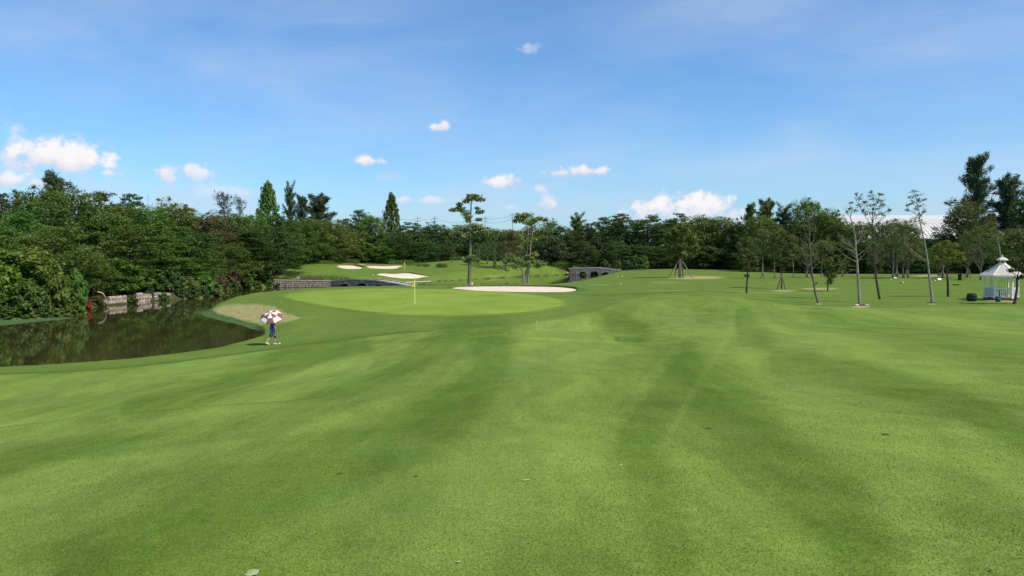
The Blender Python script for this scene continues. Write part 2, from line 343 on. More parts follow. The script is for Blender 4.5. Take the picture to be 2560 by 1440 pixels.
# ------------------------------------------------------------------ ground mesh
def ground():
    ui = np.concatenate([-np.geomspace(30, 0.86, 26)[:-1], np.linspace(-0.86, 0.82, 600), np.geomspace(0.82, 30, 26)[1:]])
    s = np.concatenate([np.geomspace(1.6, 60, 330)[:-1], np.geomspace(60, 330, 300)[:-1], np.geomspace(330, 6000, 30)])
    OFF = 1.5
    Yr = s - OFF; XX = ui[None, :] * s[:, None]; YY = np.repeat(Yr[:, None], len(ui), 1)
    x = XX.ravel(); y = YY.ravel(); z = heights(x, y)
    px, py = project(x, y, z)
    nr, nc = len(s), len(ui)
    # mowing tone strokes, plus painted hollow shade and a painted light rim: photo polyline, half width, value
    strokes = [
        ([(900, 868), (770, 885), (700, 905), (600, 945), (480, 1000), (330, 1025)], 30, -.55),
        ([(1110, 845), (1060, 890), (1000, 940), (900, 985), (640, 1060), (400, 1090), (150, 1125), (-50, 1180)], 32, -.6),
        ([(900, 905), (800, 940), (650, 995), (450, 1050), (200, 1070), (-50, 1085)], 28, .5),
        ([(1150, 900), (1060, 960), (900, 1020), (700, 1050), (550, 1095), (350, 1140), (100, 1200), (-50, 1250)], 36, .55),
        ([(1200, 850), (1185, 930), (1110, 1020), (1000, 1090), (850, 1165), (700, 1225), (450, 1320), (200, 1440)], 80, -.65),
        ([(-50, 1340), (150, 1280), (300, 1240)], 60, .3),
        ([(1400, 850), (1370, 950), (1300, 1050), (1240, 1200), (1150, 1350), (1100, 1460)], 105, .42),
        ([(1480, 1060), (1440, 1160), (1380, 1250)], 60, .35),
        ([(1690, 885), (1660, 960), (1610, 1050), (1600, 1150), (1640, 1250), (1700, 1460)], 55, -.5),
        ([(1700, 905), (1720, 925)], 40, -.5), ([(1800, 980), (1850, 1040), (1900, 1120), (2000, 1200), (2120, 1300), (2200, 1440)], 85, -.6),
        ([(1690, 880), (1640, 930), (1600, 985), (1560, 1040)], 14, .45),
        ([(1800, 752), (1832, 785), (1828, 830), (1790, 890), (1740, 960), (1690, 1060), (1660, 1110)], 8, .28),
        ([(1680, 850), (1800, 830), (1700, 800)], 35, .3), ([(1880, 880), (1960, 950), (2020, 1000), (2150, 1060), (2260, 1150), (2270, 1260), (2320, 1400)], 85, .38),
        ([(1860, 790), (1870, 830), (1920, 850)], 26, -.5), ([(1960, 900), (2100, 930), (2250, 965), (2400, 1010), (2600, 1110)], 34, -.55),
        ([(1950, 845), (2120, 870), (2330, 915), (2600, 985)], 26, .4), ([(2040, 790), (2200, 815), (2400, 860), (2600, 900)], 20, -.4),
        ([(2100, 780), (2350, 800), (2600, 830)], 14, .3), ([(1500, 800), (1560, 815), (1600, 840)], 28, -.5), ([(1540, 849), (1600, 851)], 6, -.9),  # last stroke paints shade into the small hollow
        ([(1360, 820), (1480, 800)], 22, .35), ([(1660, 770), (1640, 800), (1700, 830)], 22, .3), ([(2400, 1080), (2500, 1200), (2600, 1260)], 30, .3),
        ([(225, 1049), (285, 1051)], 9, -.45), ([(0, 980), (250, 960), (430, 930), (640, 900)], 22, .3), ([(1750, 760), (1760, 790)], 25, -.25),  # first stroke paints shade into the left pit
        ([(1320, 845), (1600, 858), (1700, 855)], 3, .5)]  # thin bright stroke paints light along the hummock rim
    tone = np.zeros(len(x)); vis = (y > 0.5) & (px > -300) & (px < 2900) & (py > 640)
    vx = px[vis]; vy = py[vis]; tv = np.zeros(len(vx))
    def sdist(pl):
        dm = np.full(len(vx), 1e9)
        for (ax, ay), (bx, by) in zip(pl[:-1], pl[1:]):
            ex, ey = bx - ax, by - ay; t = np.clip(((vx - ax) * ex + (vy - ay) * ey) / (ex * ex + ey * ey + 1e-9), 0, 1)
            dm = np.minimum(dm, np.hypot(vx - ax - t * ex, (vy - ay - t * ey)))
        return dm
    for pl, wd, val in strokes:
        dm = sdist(pl); tv += val * np.exp(-(dm / wd / 1.03) ** 6 * 0.7) * (0.75)
    # cut lines between fairway and first cut
    edges = [([(-300, 948), (0, 935), (150, 930), (300, 920), (450, 903), (600, 884), (750, 862), (870, 848), (1000, 831), (1080, 827)], 2.2, -.9),
             ([(1300, 727), (1400, 735), (1500, 738), (1620, 733), (1700, 730), (1760, 726)], 1.6, -.7), ([(1620, 726), (1800, 727), (1960, 733), (2100, 734)], 1.4, .8)]
    for pl, wd, val in edges:
        dm = sdist(pl); tv += val * np.exp(-(dm / wd) ** 2)
    tone[vis] = np.clip(tv, -1.3, 1.2)
    FW = np.array([(-400, 955), (0, 936), (300, 921), (450, 904), (600, 885), (750, 863), (870, 849), (1000, 832), (1150, 822), (1300, 812), (1420, 795), (1500, 775), (1560, 752), (1640, 738), (1760, 735),
                   (1850, 739), (1950, 753), (2050, 762), (2120, 769), (2300, 770), (2600, 764), (3000, 762), (3200, 2000), (-600, 2000)], float)
    fsd = np.full(len(x), 50.); ff = poly_sd(vx, vy, FW, 50.0); fsd[vis] = ff
    fsd[(y <= 0.5)] = -50
    fsd[(px >= 2900) & (y < 52)] = -50; fsd[(px <= -300) & (y < 30)] = -50
    fsd[(y > 57) & (px > 1720)] = 50
    fair = 1 - sstep(-2, 2, fsd)
    bare = np.zeros(len(x))
    def blob(cx, cy, rx, ry, v=1.0):
        bare[vis] = np.maximum(bare[vis], v * (1 - sstep(0.35, 1.0, np.hypot((vx - cx) / rx, (vy - cy) / ry))))
    SP = np.array([(520, 772), (545, 757), (580, 752), (640, 750), (690, 757), (720, 775), (780, 793), (740, 808), (690, 822), (662, 822), (600, 808), (540, 792)], float)
    b0 = np.zeros(len(x)); b0[vis] = .66 * (1 - sstep(-16, 3, poly_sd(vx, vy, SP, 50.0))); bare = np.maximum(bare, b0 * ((y > 44) & (y < 82)))
    for b in [(1740, 694, 120, 7, .75), (1660, 706, 70, 6, .45), (2050, 722, 80, 5, .65), (1960, 727, 55, 5, .6), (1500, 712, 60, 4, .45), (1240, 690, 60, 8, .45), (1430, 683, 22, 8, .9), (1205, 697, 40, 4, .4), (900, 663, 26, 4, .9), (990, 657, 18, 3, .8),
              (690, 905, 90, 10, .22), (1100, 835, 70, 8, .3), (1820, 737, 70, 6, .3), (2320, 690, 60, 6, .6), (2150, 767, 34, 4, 1.0), (2332, 759, 18, 3.2, 1.0), (2047, 760, 14, 2.5, .8), (2505, 752, 60, 5, .8), (1330, 655, 30, 6, .2), (2100, 700, 60, 3, .3), (1620, 690, 40, 6, .3)]:
        blob(*b)
    # forest floor
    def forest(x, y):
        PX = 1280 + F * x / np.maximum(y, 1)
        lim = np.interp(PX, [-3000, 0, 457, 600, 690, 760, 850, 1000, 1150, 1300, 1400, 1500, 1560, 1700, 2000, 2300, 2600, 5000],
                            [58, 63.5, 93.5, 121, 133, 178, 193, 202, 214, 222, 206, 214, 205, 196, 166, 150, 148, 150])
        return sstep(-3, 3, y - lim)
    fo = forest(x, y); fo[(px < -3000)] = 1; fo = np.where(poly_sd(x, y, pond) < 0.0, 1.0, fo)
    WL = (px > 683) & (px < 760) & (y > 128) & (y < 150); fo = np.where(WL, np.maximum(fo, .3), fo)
    q = (np.arange(nr - 1)[:, None] * nc + np.arange(nc - 1)[None, :]).ravel()
    Q = np.c_[q, q + 1, q + nc + 1, q + nc]
    g = np.gradient
    dzdx = (np.roll(z.reshape(nr, nc), -1, 1) - np.roll(z.reshape(nr, nc), 1, 1)) / (np.roll(XX, -1, 1) - np.roll(XX, 1, 1)); dzdx[:, 0] = 0; dzdx[:, -1] = 0
    hy = heights(x, y + 0.08); dzdy = ((hy - z) / 0.08).reshape(nr, nc)
    nrm = np.dstack([-dzdx, -dzdy, np.ones_like(dzdx)]).reshape(-1, 3); nrm /= np.linalg.norm(nrm, axis=1)[:, None]
    fq = fair[Q].mean(1) > 0.5; foq = fo[Q].mean(1) > 0.5
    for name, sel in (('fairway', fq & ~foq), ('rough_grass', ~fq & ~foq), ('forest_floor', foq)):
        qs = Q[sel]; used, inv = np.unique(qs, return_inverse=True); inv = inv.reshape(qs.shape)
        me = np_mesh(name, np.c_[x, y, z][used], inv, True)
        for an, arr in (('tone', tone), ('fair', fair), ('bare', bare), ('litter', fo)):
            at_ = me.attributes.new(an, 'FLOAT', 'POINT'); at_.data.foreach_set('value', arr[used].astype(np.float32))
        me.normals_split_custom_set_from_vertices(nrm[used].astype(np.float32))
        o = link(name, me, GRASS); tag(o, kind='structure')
    b = MB(); b.add([(-4000, -4000, 3.9), (4000, -4000, 3.9), (4000, 0.12, 3.9), (-4000, 0.12, 3.9)], [(0, 1, 2, 3)])
    tag(b.build('ground', GRASS), kind='structure')

def grass_mat():
    m, N, L = mat_new('grass')
    def attr(n):
        a = N.new('ShaderNodeAttribute'); a.attribute_name = n; return a.outputs['Fac']
    def ma(op, a, b=None, c=None):
        x = N.new('ShaderNodeMath'); x.operation = op
        for i, v in enumerate((a, b, c)):
            if v is None: continue
            if isinstance(v, (int, float)): x.inputs[i].default_value = v
            else: L.new(v, x.inputs[i])
        return x.outputs[0]
    def mix(f, a, b, bt='MIX'):
        n = N.new('ShaderNodeMix'); n.data_type = 'RGBA'; n.blend_type = bt
        if isinstance(f, (int, float)): n.inputs[0].default_value = f
        else: L.new(f, n.inputs[0])
        for i, v in ((6, a), (7, b)):
            if isinstance(v, tuple): n.inputs[i].default_value = (*v, 1)
            else: L.new(v, n.inputs[i])
        return n.outputs[2]
    g = N.new('ShaderNodeNewGeometry'); pos = g.outputs['Position']
    def noise(scale, det=4, sc=(1, 1, 1), rough=.55, rot=0):
        mp = N.new('ShaderNodeMapping'); L.new(pos, mp.inputs[0]); mp.inputs[3].default_value = sc; mp.inputs[2].default_value = (0, 0, rot)
        n = N.new('ShaderNodeTexNoise'); L.new(mp.outputs[0], n.inputs['Vector']); n.inputs['Scale'].default_value = scale; n.inputs['Detail'].default_value = det; n.inputs['Roughness'].default_value = rough
        return n.outputs[0]
    def rmp(v, a, b, lo=0., hi=1.):
        n = N.new('ShaderNodeMapRange'); n.interpolation_type = 'SMOOTHSTEP'; L.new(v, n.inputs[0])
        for i, q in enumerate((a, b, lo, hi)): n.inputs[i + 1].default_value = q
        return n.outputs[0]
    big = noise(0.22, 3); med = noise(1.3, 5, rough=.6); sml = noise(9, 4, rough=.65); fine = noise(55, 3, rough=.7); blade = noise(140, 2, (1, .35, 1), .7)
    tone = attr('tone'); fair = attr('fair'); bare = attr('bare'); lit = attr('litter')
    t = ma('ADD', ma('MULTIPLY', tone, 0.62), ma('ADD', 0.40, ma('MULTIPLY', ma('SUBTRACT', big, .5), .6)))
    t = ma('ADD', t, ma('MULTIPLY', ma('SUBTRACT', med, .5), .45))
    t = ma('ADD', t, ma('MULTIPLY', ma('SUBTRACT', sml, .5), .55))
    t = ma('ADD', t, ma('MULTIPLY', ma('SUBTRACT', noise(24, 4, rough=.7), .5), .38))
    t = ma('ADD', t, ma('MULTIPLY', ma('SUBTRACT', noise(5.0, 4, (1, .05, 1), .6, .12), .5), .55))
    t = ma('ADD', t, ma('MULTIPLY', ma('SUBTRACT', noise(2.2, 5, (.25, 1, 1), .6, -.1), .5), .30))
    cl = N.new('ShaderNodeClamp'); L.new(t, cl.inputs[0])
    fw = mix(cl.outputs[0], GR['fd'], GR['fl'])
    rg = mix(cl.outputs[0], GR['rd'], GR['rl'])
    c = mix(fair, rg, fw)
    # mower lanes: parallel passes rolled one way and back
    sx = N.new('ShaderNodeSeparateXYZ'); L.new(pos, sx.inputs[0])
    def lanes(width, slope, wob, amp):
        u = ma('ADD', sx.outputs[0], ma('MULTIPLY', sx.outputs[1], slope)); u = ma('ADD', u, ma('MULTIPLY', ma('SUBTRACT', noise(.07, 2), .5), wob))
        return rmp(ma('SINE', ma('MULTIPLY', u, 2 * math.pi / width)), -.12, .12, 1 - amp, 1 + amp)
    lm = mix(fair, (1, 1, 1), lanes(3.4, -.09, 9, .055)); c = mix(1.0, c, lm, 'MULTIPLY')
    lm2 = mix(fair, (1, 1, 1), lanes(1.15, .22, 14, .03)); c = mix(1.0, c, lm2, 'MULTIPLY')
    # yellow and blue-green drifts
    c = mix(rmp(noise(0.5, 4), .50, .75, 0, .30), c, (0.19, 0.22, 0.040))
    c = mix(rmp(noise(0.35, 3, rot=1), .52, .75, 0, .28), c, (0.075, 0.175, 0.035))
    dry = mix(rmp(noise(2.5, 6, (1, .6, 1), .7), .35, .65), (0.25, 0.235, 0.09), (0.38, 0.325, 0.16))
    bm = rmp(ma('ADD', bare, ma('MULTIPLY', ma('SUBTRACT', noise(1.6, 6, rough=.7), .5), 1.1)), .30, .75)
    bm = ma('MULTIPLY', bm, rmp(bare, 0.02, .25))
    c = mix(bm, c, dry)
    f1 = rmp(fine, .30, .72, .68, 1.30); f2 = rmp(blade, .25, .75, .68, 1.32)
    c = mix(1.0, c, f1, 'MULTIPLY')
    c = mix(0.9, c, f2, 'MULTIPLY')
    # thin yellowish clippings
    sp = ma('MULTIPLY', rmp(noise(60, 3), .60, .72, 0, .8), rmp(noise(.9, 4), .45, .62, .15, 1.0)); c = mix(sp, c, (0.36, 0.38, 0.14))
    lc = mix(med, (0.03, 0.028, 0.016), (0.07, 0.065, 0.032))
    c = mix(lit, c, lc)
    p = N.new('ShaderNodeBsdfPrincipled'); L.new(c, p.inputs['Base Color']); p.inputs['Roughness'].default_value = .85; p.inputs['Specular IOR Level'].default_value = .04
    h = ma('ADD', ma('MULTIPLY', fine, .5), ma('ADD', ma('MULTIPLY', blade, .35), ma('MULTIPLY', sml, .8)))
    b = N.new('ShaderNodeBump'); b.inputs['Strength'].default_value = .5; b.inputs['Distance'].default_value = .03; L.new(h, b.inputs['Height']); L.new(b.outputs[0], p.inputs['Normal'])
    o = N.new('ShaderNodeOutputMaterial'); L.new(p.outputs[0], o.inputs[0])
    return m
GR = dict(fd=(0.084, 0.146, 0.016), fl=(0.215, 0.308, 0.062), rd=(0.070, 0.126, 0.016), rl=(0.165, 0.238, 0.044))
GRASS = grass_mat()
ground()

# water
def water():
    m, N, L = mat_new('pond_water')
    p = N.new('ShaderNodeBsdfPrincipled'); o = N.new('ShaderNodeOutputMaterial'); L.new(p.outputs[0], o.inputs[0])
    g = N.new('ShaderNodeNewGeometry')
    n0 = N.new('ShaderNodeTexNoise'); L.new(g.outputs['Position'], n0.inputs['Vector']); n0.inputs['Scale'].default_value = .15
    r = N.new('ShaderNodeValToRGB'); L.new(n0.outputs[0], r.inputs[0]); r.color_ramp.elements[0].color = (0.030, 0.028, 0.010, 1); r.color_ramp.elements[1].color = (0.044, 0.042, 0.014, 1)
    L.new(r.outputs[0], p.inputs['Base Color']); p.inputs['Roughness'].default_value = .035; p.inputs['IOR'].default_value = 1.33; p.inputs['Specular IOR Level'].default_value = .5
    n = N.new('ShaderNodeTexNoise'); L.new(g.outputs['Position'], n.inputs['Vector']); n.inputs['Scale'].default_value = 1.2; n.inputs['Detail'].default_value = 3
    b = N.new('ShaderNodeBump'); b.inputs['Strength'].default_value = .06; b.inputs['Distance'].default_value = .04; L.new(n.outputs[0], b.inputs['Height']); L.new(b.outputs[0], p.inputs['Normal'])
    xs = np.linspace(-150, 60, 8); ys = np.linspace(28, 235, 8)
    V = [(a, c, 0) for c in ys for a in xs]; Fc = [(j * 8 + i, j * 8 + i + 1, j * 8 + i + 9, j * 8 + i + 8) for j in range(7) for i in range(7)]
    tag(link('pond_water', np_mesh('pond_water', V, Fc), m), kind='structure')
water()

# ------------------------------------------------------------------ sheets lying on the ground (green, sand)
def smooth_closed(P, n):
    P = np.asarray(P, float); m = len(P); out = []
    for i in range(m):
        p0, p1, p2, p3 = P[i - 1], P[i], P[(i + 1) % m], P[(i + 2) % m]
        for t in np.linspace(0, 1, n, endpoint=False):
            out.append(0.5 * ((2 * p1) + (-p0 + p2) * t + (2 * p0 - 5 * p1 + 4 * p2 - p3) * t * t + (-p0 + 3 * p1 - 3 * p2 + p3) * t ** 3))
    return np.array(out)
def sheet(name, outline, mat, off=.02, rings=14, n=6, jag=0.0, parent=None, centre=None, edge_down=0.0):
    P = np.array([hit(*p)[:2] for p in outline]); O = smooth_closed(P, n)
    if jag: O += rng.normal(0, jag, O.shape)
    c = O.mean(0) if centre is None else np.array(centre[:2]); m = len(O)
    V = [np.array([[c[0], c[1]]])] + [c + (O - c) * (k / rings) for k in range(1, rings + 1)]
    XY = np.vstack(V); Z = np.maximum(heights(XY[:, 0], XY[:, 1]), 0) + off
    if edge_down:
        XY = np.vstack([XY, O]); Z = np.r_[Z, heights(O[:, 0], O[:, 1]) - edge_down]; rings += 1
    Fc = [(0, 1 + k, 1 + (k + 1) % m) for k in range(m)]
    for r in range(rings - 1):
        a = 1 + r * m; b = a + m
        Fc += [(a + k, b + k, b + (k + 1) % m, a + (k + 1) % m) for k in range(m)]
    me = bpy.data.meshes.new(name); me.from_pydata(np.c_[XY, Z].tolist(), [], Fc); me.polygons.foreach_set('use_smooth', [True] * len(Fc)); me.update()
    o = link(name, me, mat, parent); return o, O
def turf(name, d, l, fine=0.2):
    m, N, L = mat_new(name)
    g = N.new('ShaderNodeNewGeometry'); p = N.new('ShaderNodeBsdfPrincipled'); o = N.new('ShaderNodeOutputMaterial'); L.new(p.outputs[0], o.inputs[0])
    n = N.new('ShaderNodeTexNoise'); L.new(g.outputs['Position'], n.inputs['Vector']); n.inputs['Scale'].default_value = .25; n.inputs['Detail'].default_value = 7; n.inputs['Roughness'].default_value = .55
    r = N.new('ShaderNodeValToRGB'); L.new(n.outputs[0], r.inputs[0]); r.color_ramp.elements[0].position = .3; r.color_ramp.elements[1].position = .72
    r.color_ramp.elements[0].color = (*d, 1); r.color_ramp.elements[1].color = (*l, 1); L.new(r.outputs[0], p.inputs['Base Color']); p.inputs['Roughness'].default_value = .85; p.inputs['Specular IOR Level'].default_value = .04
    return m
GREENM = turf('putting_turf', (0.150, 0.225, 0.028), (0.225, 0.305, 0.050))
SAND = simple('bunker_sand', (0.66, 0.54, 0.40), .95, .14, .9, .9, bscale=7)
COLLAR = turf('collar_turf', (0.105, 0.175, 0.022), (0.175, 0.255, 0.045))
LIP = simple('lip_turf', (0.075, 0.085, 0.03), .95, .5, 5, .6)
GOUT = [(714, 741), (735, 734), (800, 727), (900, 723.5), (1000, 723), (1100, 725), (1200, 728), (1300, 735), (1375, 745), (1408, 757), (1400, 767), (1350, 777), (1280, 783.5), (1180, 788), (1080, 789), (980, 785), (900, 777), (830, 768), (770, 757), (730, 748)]
_cx, _cy = 1062, 752
co, _ = sheet('green_collar', [(_cx + (x - _cx) * 1.035, _cy + (y - _cy) * 1.085) for x, y in GOUT], COLLAR, .012, 20, 6, jag=.06); tag(co, kind='structure')
gr, _ = sheet('putting_green', GOUT, GREENM, .03, 20, 6, jag=.04); tag(gr, kind='structure')
def bunker(outline, lip=True, lh=0.28, off=.03, n=6, nm='sand_bunker'):
    o, O = sheet(nm, outline, SAND, off, 10, n); tag(o, kind='structure')
    c = O.mean(0); m = len(O); nrm = (O - c); nrm /= np.linalg.norm(nrm, axis=1)[:, None]
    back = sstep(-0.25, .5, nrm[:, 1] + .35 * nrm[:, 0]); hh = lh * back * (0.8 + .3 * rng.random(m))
    V = []
    for dx, k in ((-0.05, 0.0), (0.02, .9), (.35, 1.0), (1.2, .25), (1.8, 0.0)):
        Q = O + nrm * dx; z = heights(Q[:, 0], Q[:, 1]) + (hh * k) + (0.012 if k else -.05); V.append(np.c_[Q, z])
    V = np.vstack(V); Fs = []; 
    for r in range(4):
        for k in range(m):
            if hh[k] > .02 or hh[(k + 1) % m] > .02: Fs.append((r * m + k, r * m + (k + 1) % m, (r + 1) * m + (k + 1) % m, (r + 1) * m + k))
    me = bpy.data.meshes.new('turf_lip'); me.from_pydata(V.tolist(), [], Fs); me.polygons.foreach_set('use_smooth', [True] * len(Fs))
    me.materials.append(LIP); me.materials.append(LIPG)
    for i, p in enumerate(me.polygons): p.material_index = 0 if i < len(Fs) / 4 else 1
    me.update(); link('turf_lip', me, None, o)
    return o
LIPG = turf('lip_grass', (0.07, 0.125, 0.018), (0.12, 0.19, 0.035))
bunker([(1130, 721), (1160, 718), (1220, 716.7), (1300, 716.7), (1380, 718), (1425, 721), (1442, 725), (1428, 729), (1390, 731), (1300, 730.5), (1200, 727.5), (1155, 724)])
bunker([(942, 687), (958, 684), (985, 685), (1020, 683.5), (1050, 688), (1077, 692), (1065, 694.5), (1020, 696.5), (985, 694), (958, 690)], lh=.25)
bunker([(842, 666), (858, 664), (880, 664.5), (900, 668), (912, 671), (890, 672.6), (862, 672)], lh=.5)
bunker([(900, 666.5), (930, 665), (960, 665.5), (1000, 664.5), (1012, 666.5), (1000, 670), (975, 672.6), (945, 672), (920, 670)], lh=.35)

# short mown blades standing up from the turf near the viewer
def blades():
    g = np.random.default_rng(11); n = 210000
    d = 2.4 + 14.5 * g.random(n) ** 1.25; x = (g.random(n) * 1.56 - .80) * (d + .5)
    keep = g.random(n) < np.clip(.30 + .9 * (np.sin(x * 2.1 + np.sin(d * 1.7)) * np.sin(d * 1.3 + x) * .5 + .5), .2, 1); x = x[keep]; d = d[keep]; n = len(x)
    z = heights(x, d); a = g.random(n) * 6.283; h = g.uniform(.006, .015, n); lean = g.uniform(.1, .9, n) * h; w = g.uniform(.0014, .0030, n) * (1 + d / 14)
    c, s_ = np.cos(a), np.sin(a); b = g.random(n) * 6.283
    V = np.empty((n, 3, 3)); V[:, 0] = np.c_[x - c * w, d - s_ * w, z - .002]; V[:, 1] = np.c_[x + c * w, d + s_ * w, z - .002]; V[:, 2] = np.c_[x + np.cos(b) * lean, d + np.sin(b) * lean, z + h]
    o = link('grass_blades', np_mesh('grass_blades', V.reshape(-1, 3), np.arange(n * 3).reshape(-1, 3)), LEAFM['blade']); tag(o, 'short mown grass blades of the near fairway', 'grass', kind='stuff')
leaf_mat('blade', (0.085, 0.160, 0.016), (0.24, 0.35, 0.06), trans=0.3)
blades()

# ------------------------------------------------------------------ foliage
def rand_dirs(n):
    v = rng.normal(size=(n, 3)); return v / np.linalg.norm(v, axis=1)[:, None]
def leaf_quads(C, L, Wd, nrm_bias, along=None):
    """C (n,3) leaf centres; returns rhombus quads. nrm_bias: (n,3) preferred normals (unit-ish)."""
    n = len(C); nn = rand_dirs(n) * 0.75 + nrm_bias; nn /= np.linalg.norm(nn, axis=1)[:, None] + 1e-9
    t = rand_dirs(n) if along is None else along + rand_dirs(n) * .35
    t = t - nn * (t * nn).sum(1)[:, None]; t /= np.linalg.norm(t, axis=1)[:, None] + 1e-9
    b = np.cross(nn, t); s = rng.uniform(.6, 1.35, (n, 1))
    a = t * (L * .5) * s; w = b * (Wd * .5) * s
    V = np.stack([C - a, C + w * rng.uniform(.7, 1.2, (n, 1)) - a * .1, C + a, C - w * rng.uniform(.7, 1.2, (n, 1)) - a * .1], 1).reshape(-1, 3)
    Q = np.arange(n * 4).reshape(-1, 4)
    return V, Q
def clump_leaves(cc, rr, n_each, L, Wd, up=.5, out=.6, shell=.55, droop=None):
    """cc (k,3) clump centres, rr (k,3) radii."""
    cc = np.asarray(cc, float); rr = np.asarray(rr, float); k = len(cc)
    if np.ndim(n_each) == 0: n_each = np.full(k, int(n_each))
    idx = np.repeat(np.arange(k), n_each); n = len(idx)
    d = rand_dirs(n); r = (shell + (1 - shell) * rng.random(n)) * (0.75 + .35 * rng.random(n))
    r = np.where(rng.random(n) < .25, r * rng.random(n), r)
    P = cc[idx] + d * rr[idx] * r[:, None]
    bias = d * out + np.array((0, 0, up))
    return leaf_quads(P, L, Wd, bias, None if droop is None else np.tile(np.array(droop, float), (n, 1)))
def join(parts):
    Vs = []; Qs = []; o = 0
    for V, Q in parts: Vs.append(V); Qs.append(Q + o); o += len(V)
    return np.vstack(Vs), np.vstack(Qs)
def crown_mesh(name, parts): return np_mesh(name, *join(parts))

def limb(b, p0, p1, r0, r1, seg=4, sag=0.12, n=5):
    p0 = Vector(p0); p1 = Vector(p1); pts = []; L = (p1 - p0).length
    j = Vector((random.uniform(-1, 1), random.uniform(-1, 1), random.uniform(-.3, 1))) * L * sag
    for i in range(seg + 1):
        t = i / seg; pts.append(p0.lerp(p1, t) + j * math.sin(math.pi * t))
    b.tube(pts, [r0 + (r1 - r0) * (i / seg) for i in range(seg + 1)], n, cap=False)

# prototypes are 10 m high and about 8 m wide; each returns (trunk mesh, crown mesh)
def proto_round(seed, n=18000, L=.255, clear=.12, K=34, squash=1.0, lump=1.0):
    global rng; rng = np.random.default_rng(seed); random.seed(seed)
    cs = []; rs = []
    for i in range(K):
        th = i * 2.399 + rng.uniform(-.4, .4); v = (i + .5) / K
        z = clear * 10 + (10 - clear * 10) * (0.10 + 0.80 * v)
        prof = math.sqrt(max(0.0, 1 - ((v - .38) / .66) ** 2))
        rad = 3.3 * prof * rng.uniform(.62, 1.0)
        cs.append((rad * math.cos(th), rad * math.sin(th), z * rng.uniform(.96, 1.02))); q = rng.uniform(.85, 1.45) * lump
        rs.append((q * 1.15, q * 1.15, q * .8 * squash))
    for i in range(5):
        cs.append((rng.uniform(-1, 1), rng.uniform(-1, 1), rng.uniform(3, 8))); rs.append((1.6, 1.6, 1.4))
    # secondary clumps roughen the outline
    c2 = []; r2 = []
    for c, r in list(zip(cs, rs)):
        for _ in range(3):
            d = rand_dirs(1)[0]; c2.append(np.array(c) + d * np.array(r) * .85); q = rng.uniform(.28, .55); r2.append((q, q, q * .75))
    n1 = int(n * .62 / len(cs)); n2 = int(n * .38 / len(c2))
    V = crown_mesh('crown', [clump_leaves(cs, rs, n1, L, L * .5), clump_leaves(c2, r2, n2, L * .9, L * .45, shell=.3)])
    b = MB(); b.tube([(0, 0, -.6), (.05, 0, 1.5), (-.05, .1, 4), (.1, 0, 7)], [.26, .2, .15, .06], 7)
    for i in range(0, K, 2): limb(b, (0, 0, max(.9, cs[i][2] * .45)), cs[i], .09, .03, 3)
    return b, V
def proto_layered(seed, n=17000, L=.26):
    global rng; rng = np.random.default_rng(seed); random.seed(seed)
    cs = []; rs = []; K = 62
    for i in range(K):
        v = (i + .5) / K; z = 1.2 + 8.4 * v; th = i * 2.399 + rng.uniform(-.5, .5)
        rad = (3.9 * (1 - v ** 1.6) ** .6 + .25) * rng.uniform(.35, 1.0)
        q = rng.uniform(.8, 1.6) * (1.1 - .25 * v)
        cs.append((rad * math.cos(th), rad * math.sin(th), z + rng.uniform(-.2, .2) - rad * .05)); rs.append((q * 1.15, q * 1.15, q * rng.uniform(.22, .45)))
    c2 = []; r2 = []
    for c, r in list(zip(cs, rs)):
        for _ in range(3):
            d = rand_dirs(1)[0]; d[2] *= .5; c2.append(np.array(c) + d * np.array(r)); q = rng.uniform(.35, .7); r2.append((q, q, q * .22))
    n1 = int(n * .6 / len(cs)); n2 = int(n * .4 / len(c2))
    V = crown_mesh('crown', [clump_leaves(cs, rs, n1, L, L * .45, up=1.3, out=.2, shell=.2), clump_leaves(c2, r2, n2, L, L * .4, up=1.2, out=.3, shell=.2)])
    b = MB(); b.tube([(0, 0, -.6), (.05, 0, 2), (-.05, .1, 5), (0, 0, 9.3)], [.25, .2, .13, .03], 7)
    for i in range(0, K, 1): limb(b, (0, 0, max(.8, cs[i][2] - .7)), cs[i], .06, .02, 3, .05)
    return b, V
def proto_cone(seed, n=8500, L=.34):
    global rng; rng = np.random.default_rng(seed); random.seed(seed)
    cs = []; rs = []; K = 70
    for i in range(K):
        v = (i + .5) / K; th = i * 2.399; w = 2.35 * (1 - v ** 1.7) ** .75 * (0.78 + .22 * min(1, v * 5))
        rad = w * rng.uniform(.7, .98); q = rng.uniform(.5, .85) * (1.0 - .35 * v)
        cs.append((rad * math.cos(th), rad * math.sin(th), .9 + 8.9 * v)); rs.append((q, q, q * 1.05))
    core = [(0, 0, z) for z in np.linspace(1.2, 8, 7)]; rc = [(1.5 * (1 - i * .11),) * 2 + (1.0,) for i in range(7)]
    V = crown_mesh('crown', [clump_leaves(cs, rs, int(n * .8 / K), L, L * .42, up=.3, out=.9, droop=(0, 0, -.7)), clump_leaves(core, rc, int(n * .2 / 7), L, L * .4)])
    b = MB(); b.tube([(0, 0, -.6), (0, 0, 4), (0, 0, 9.6)], [.2, .14, .03], 7)
    return b, V
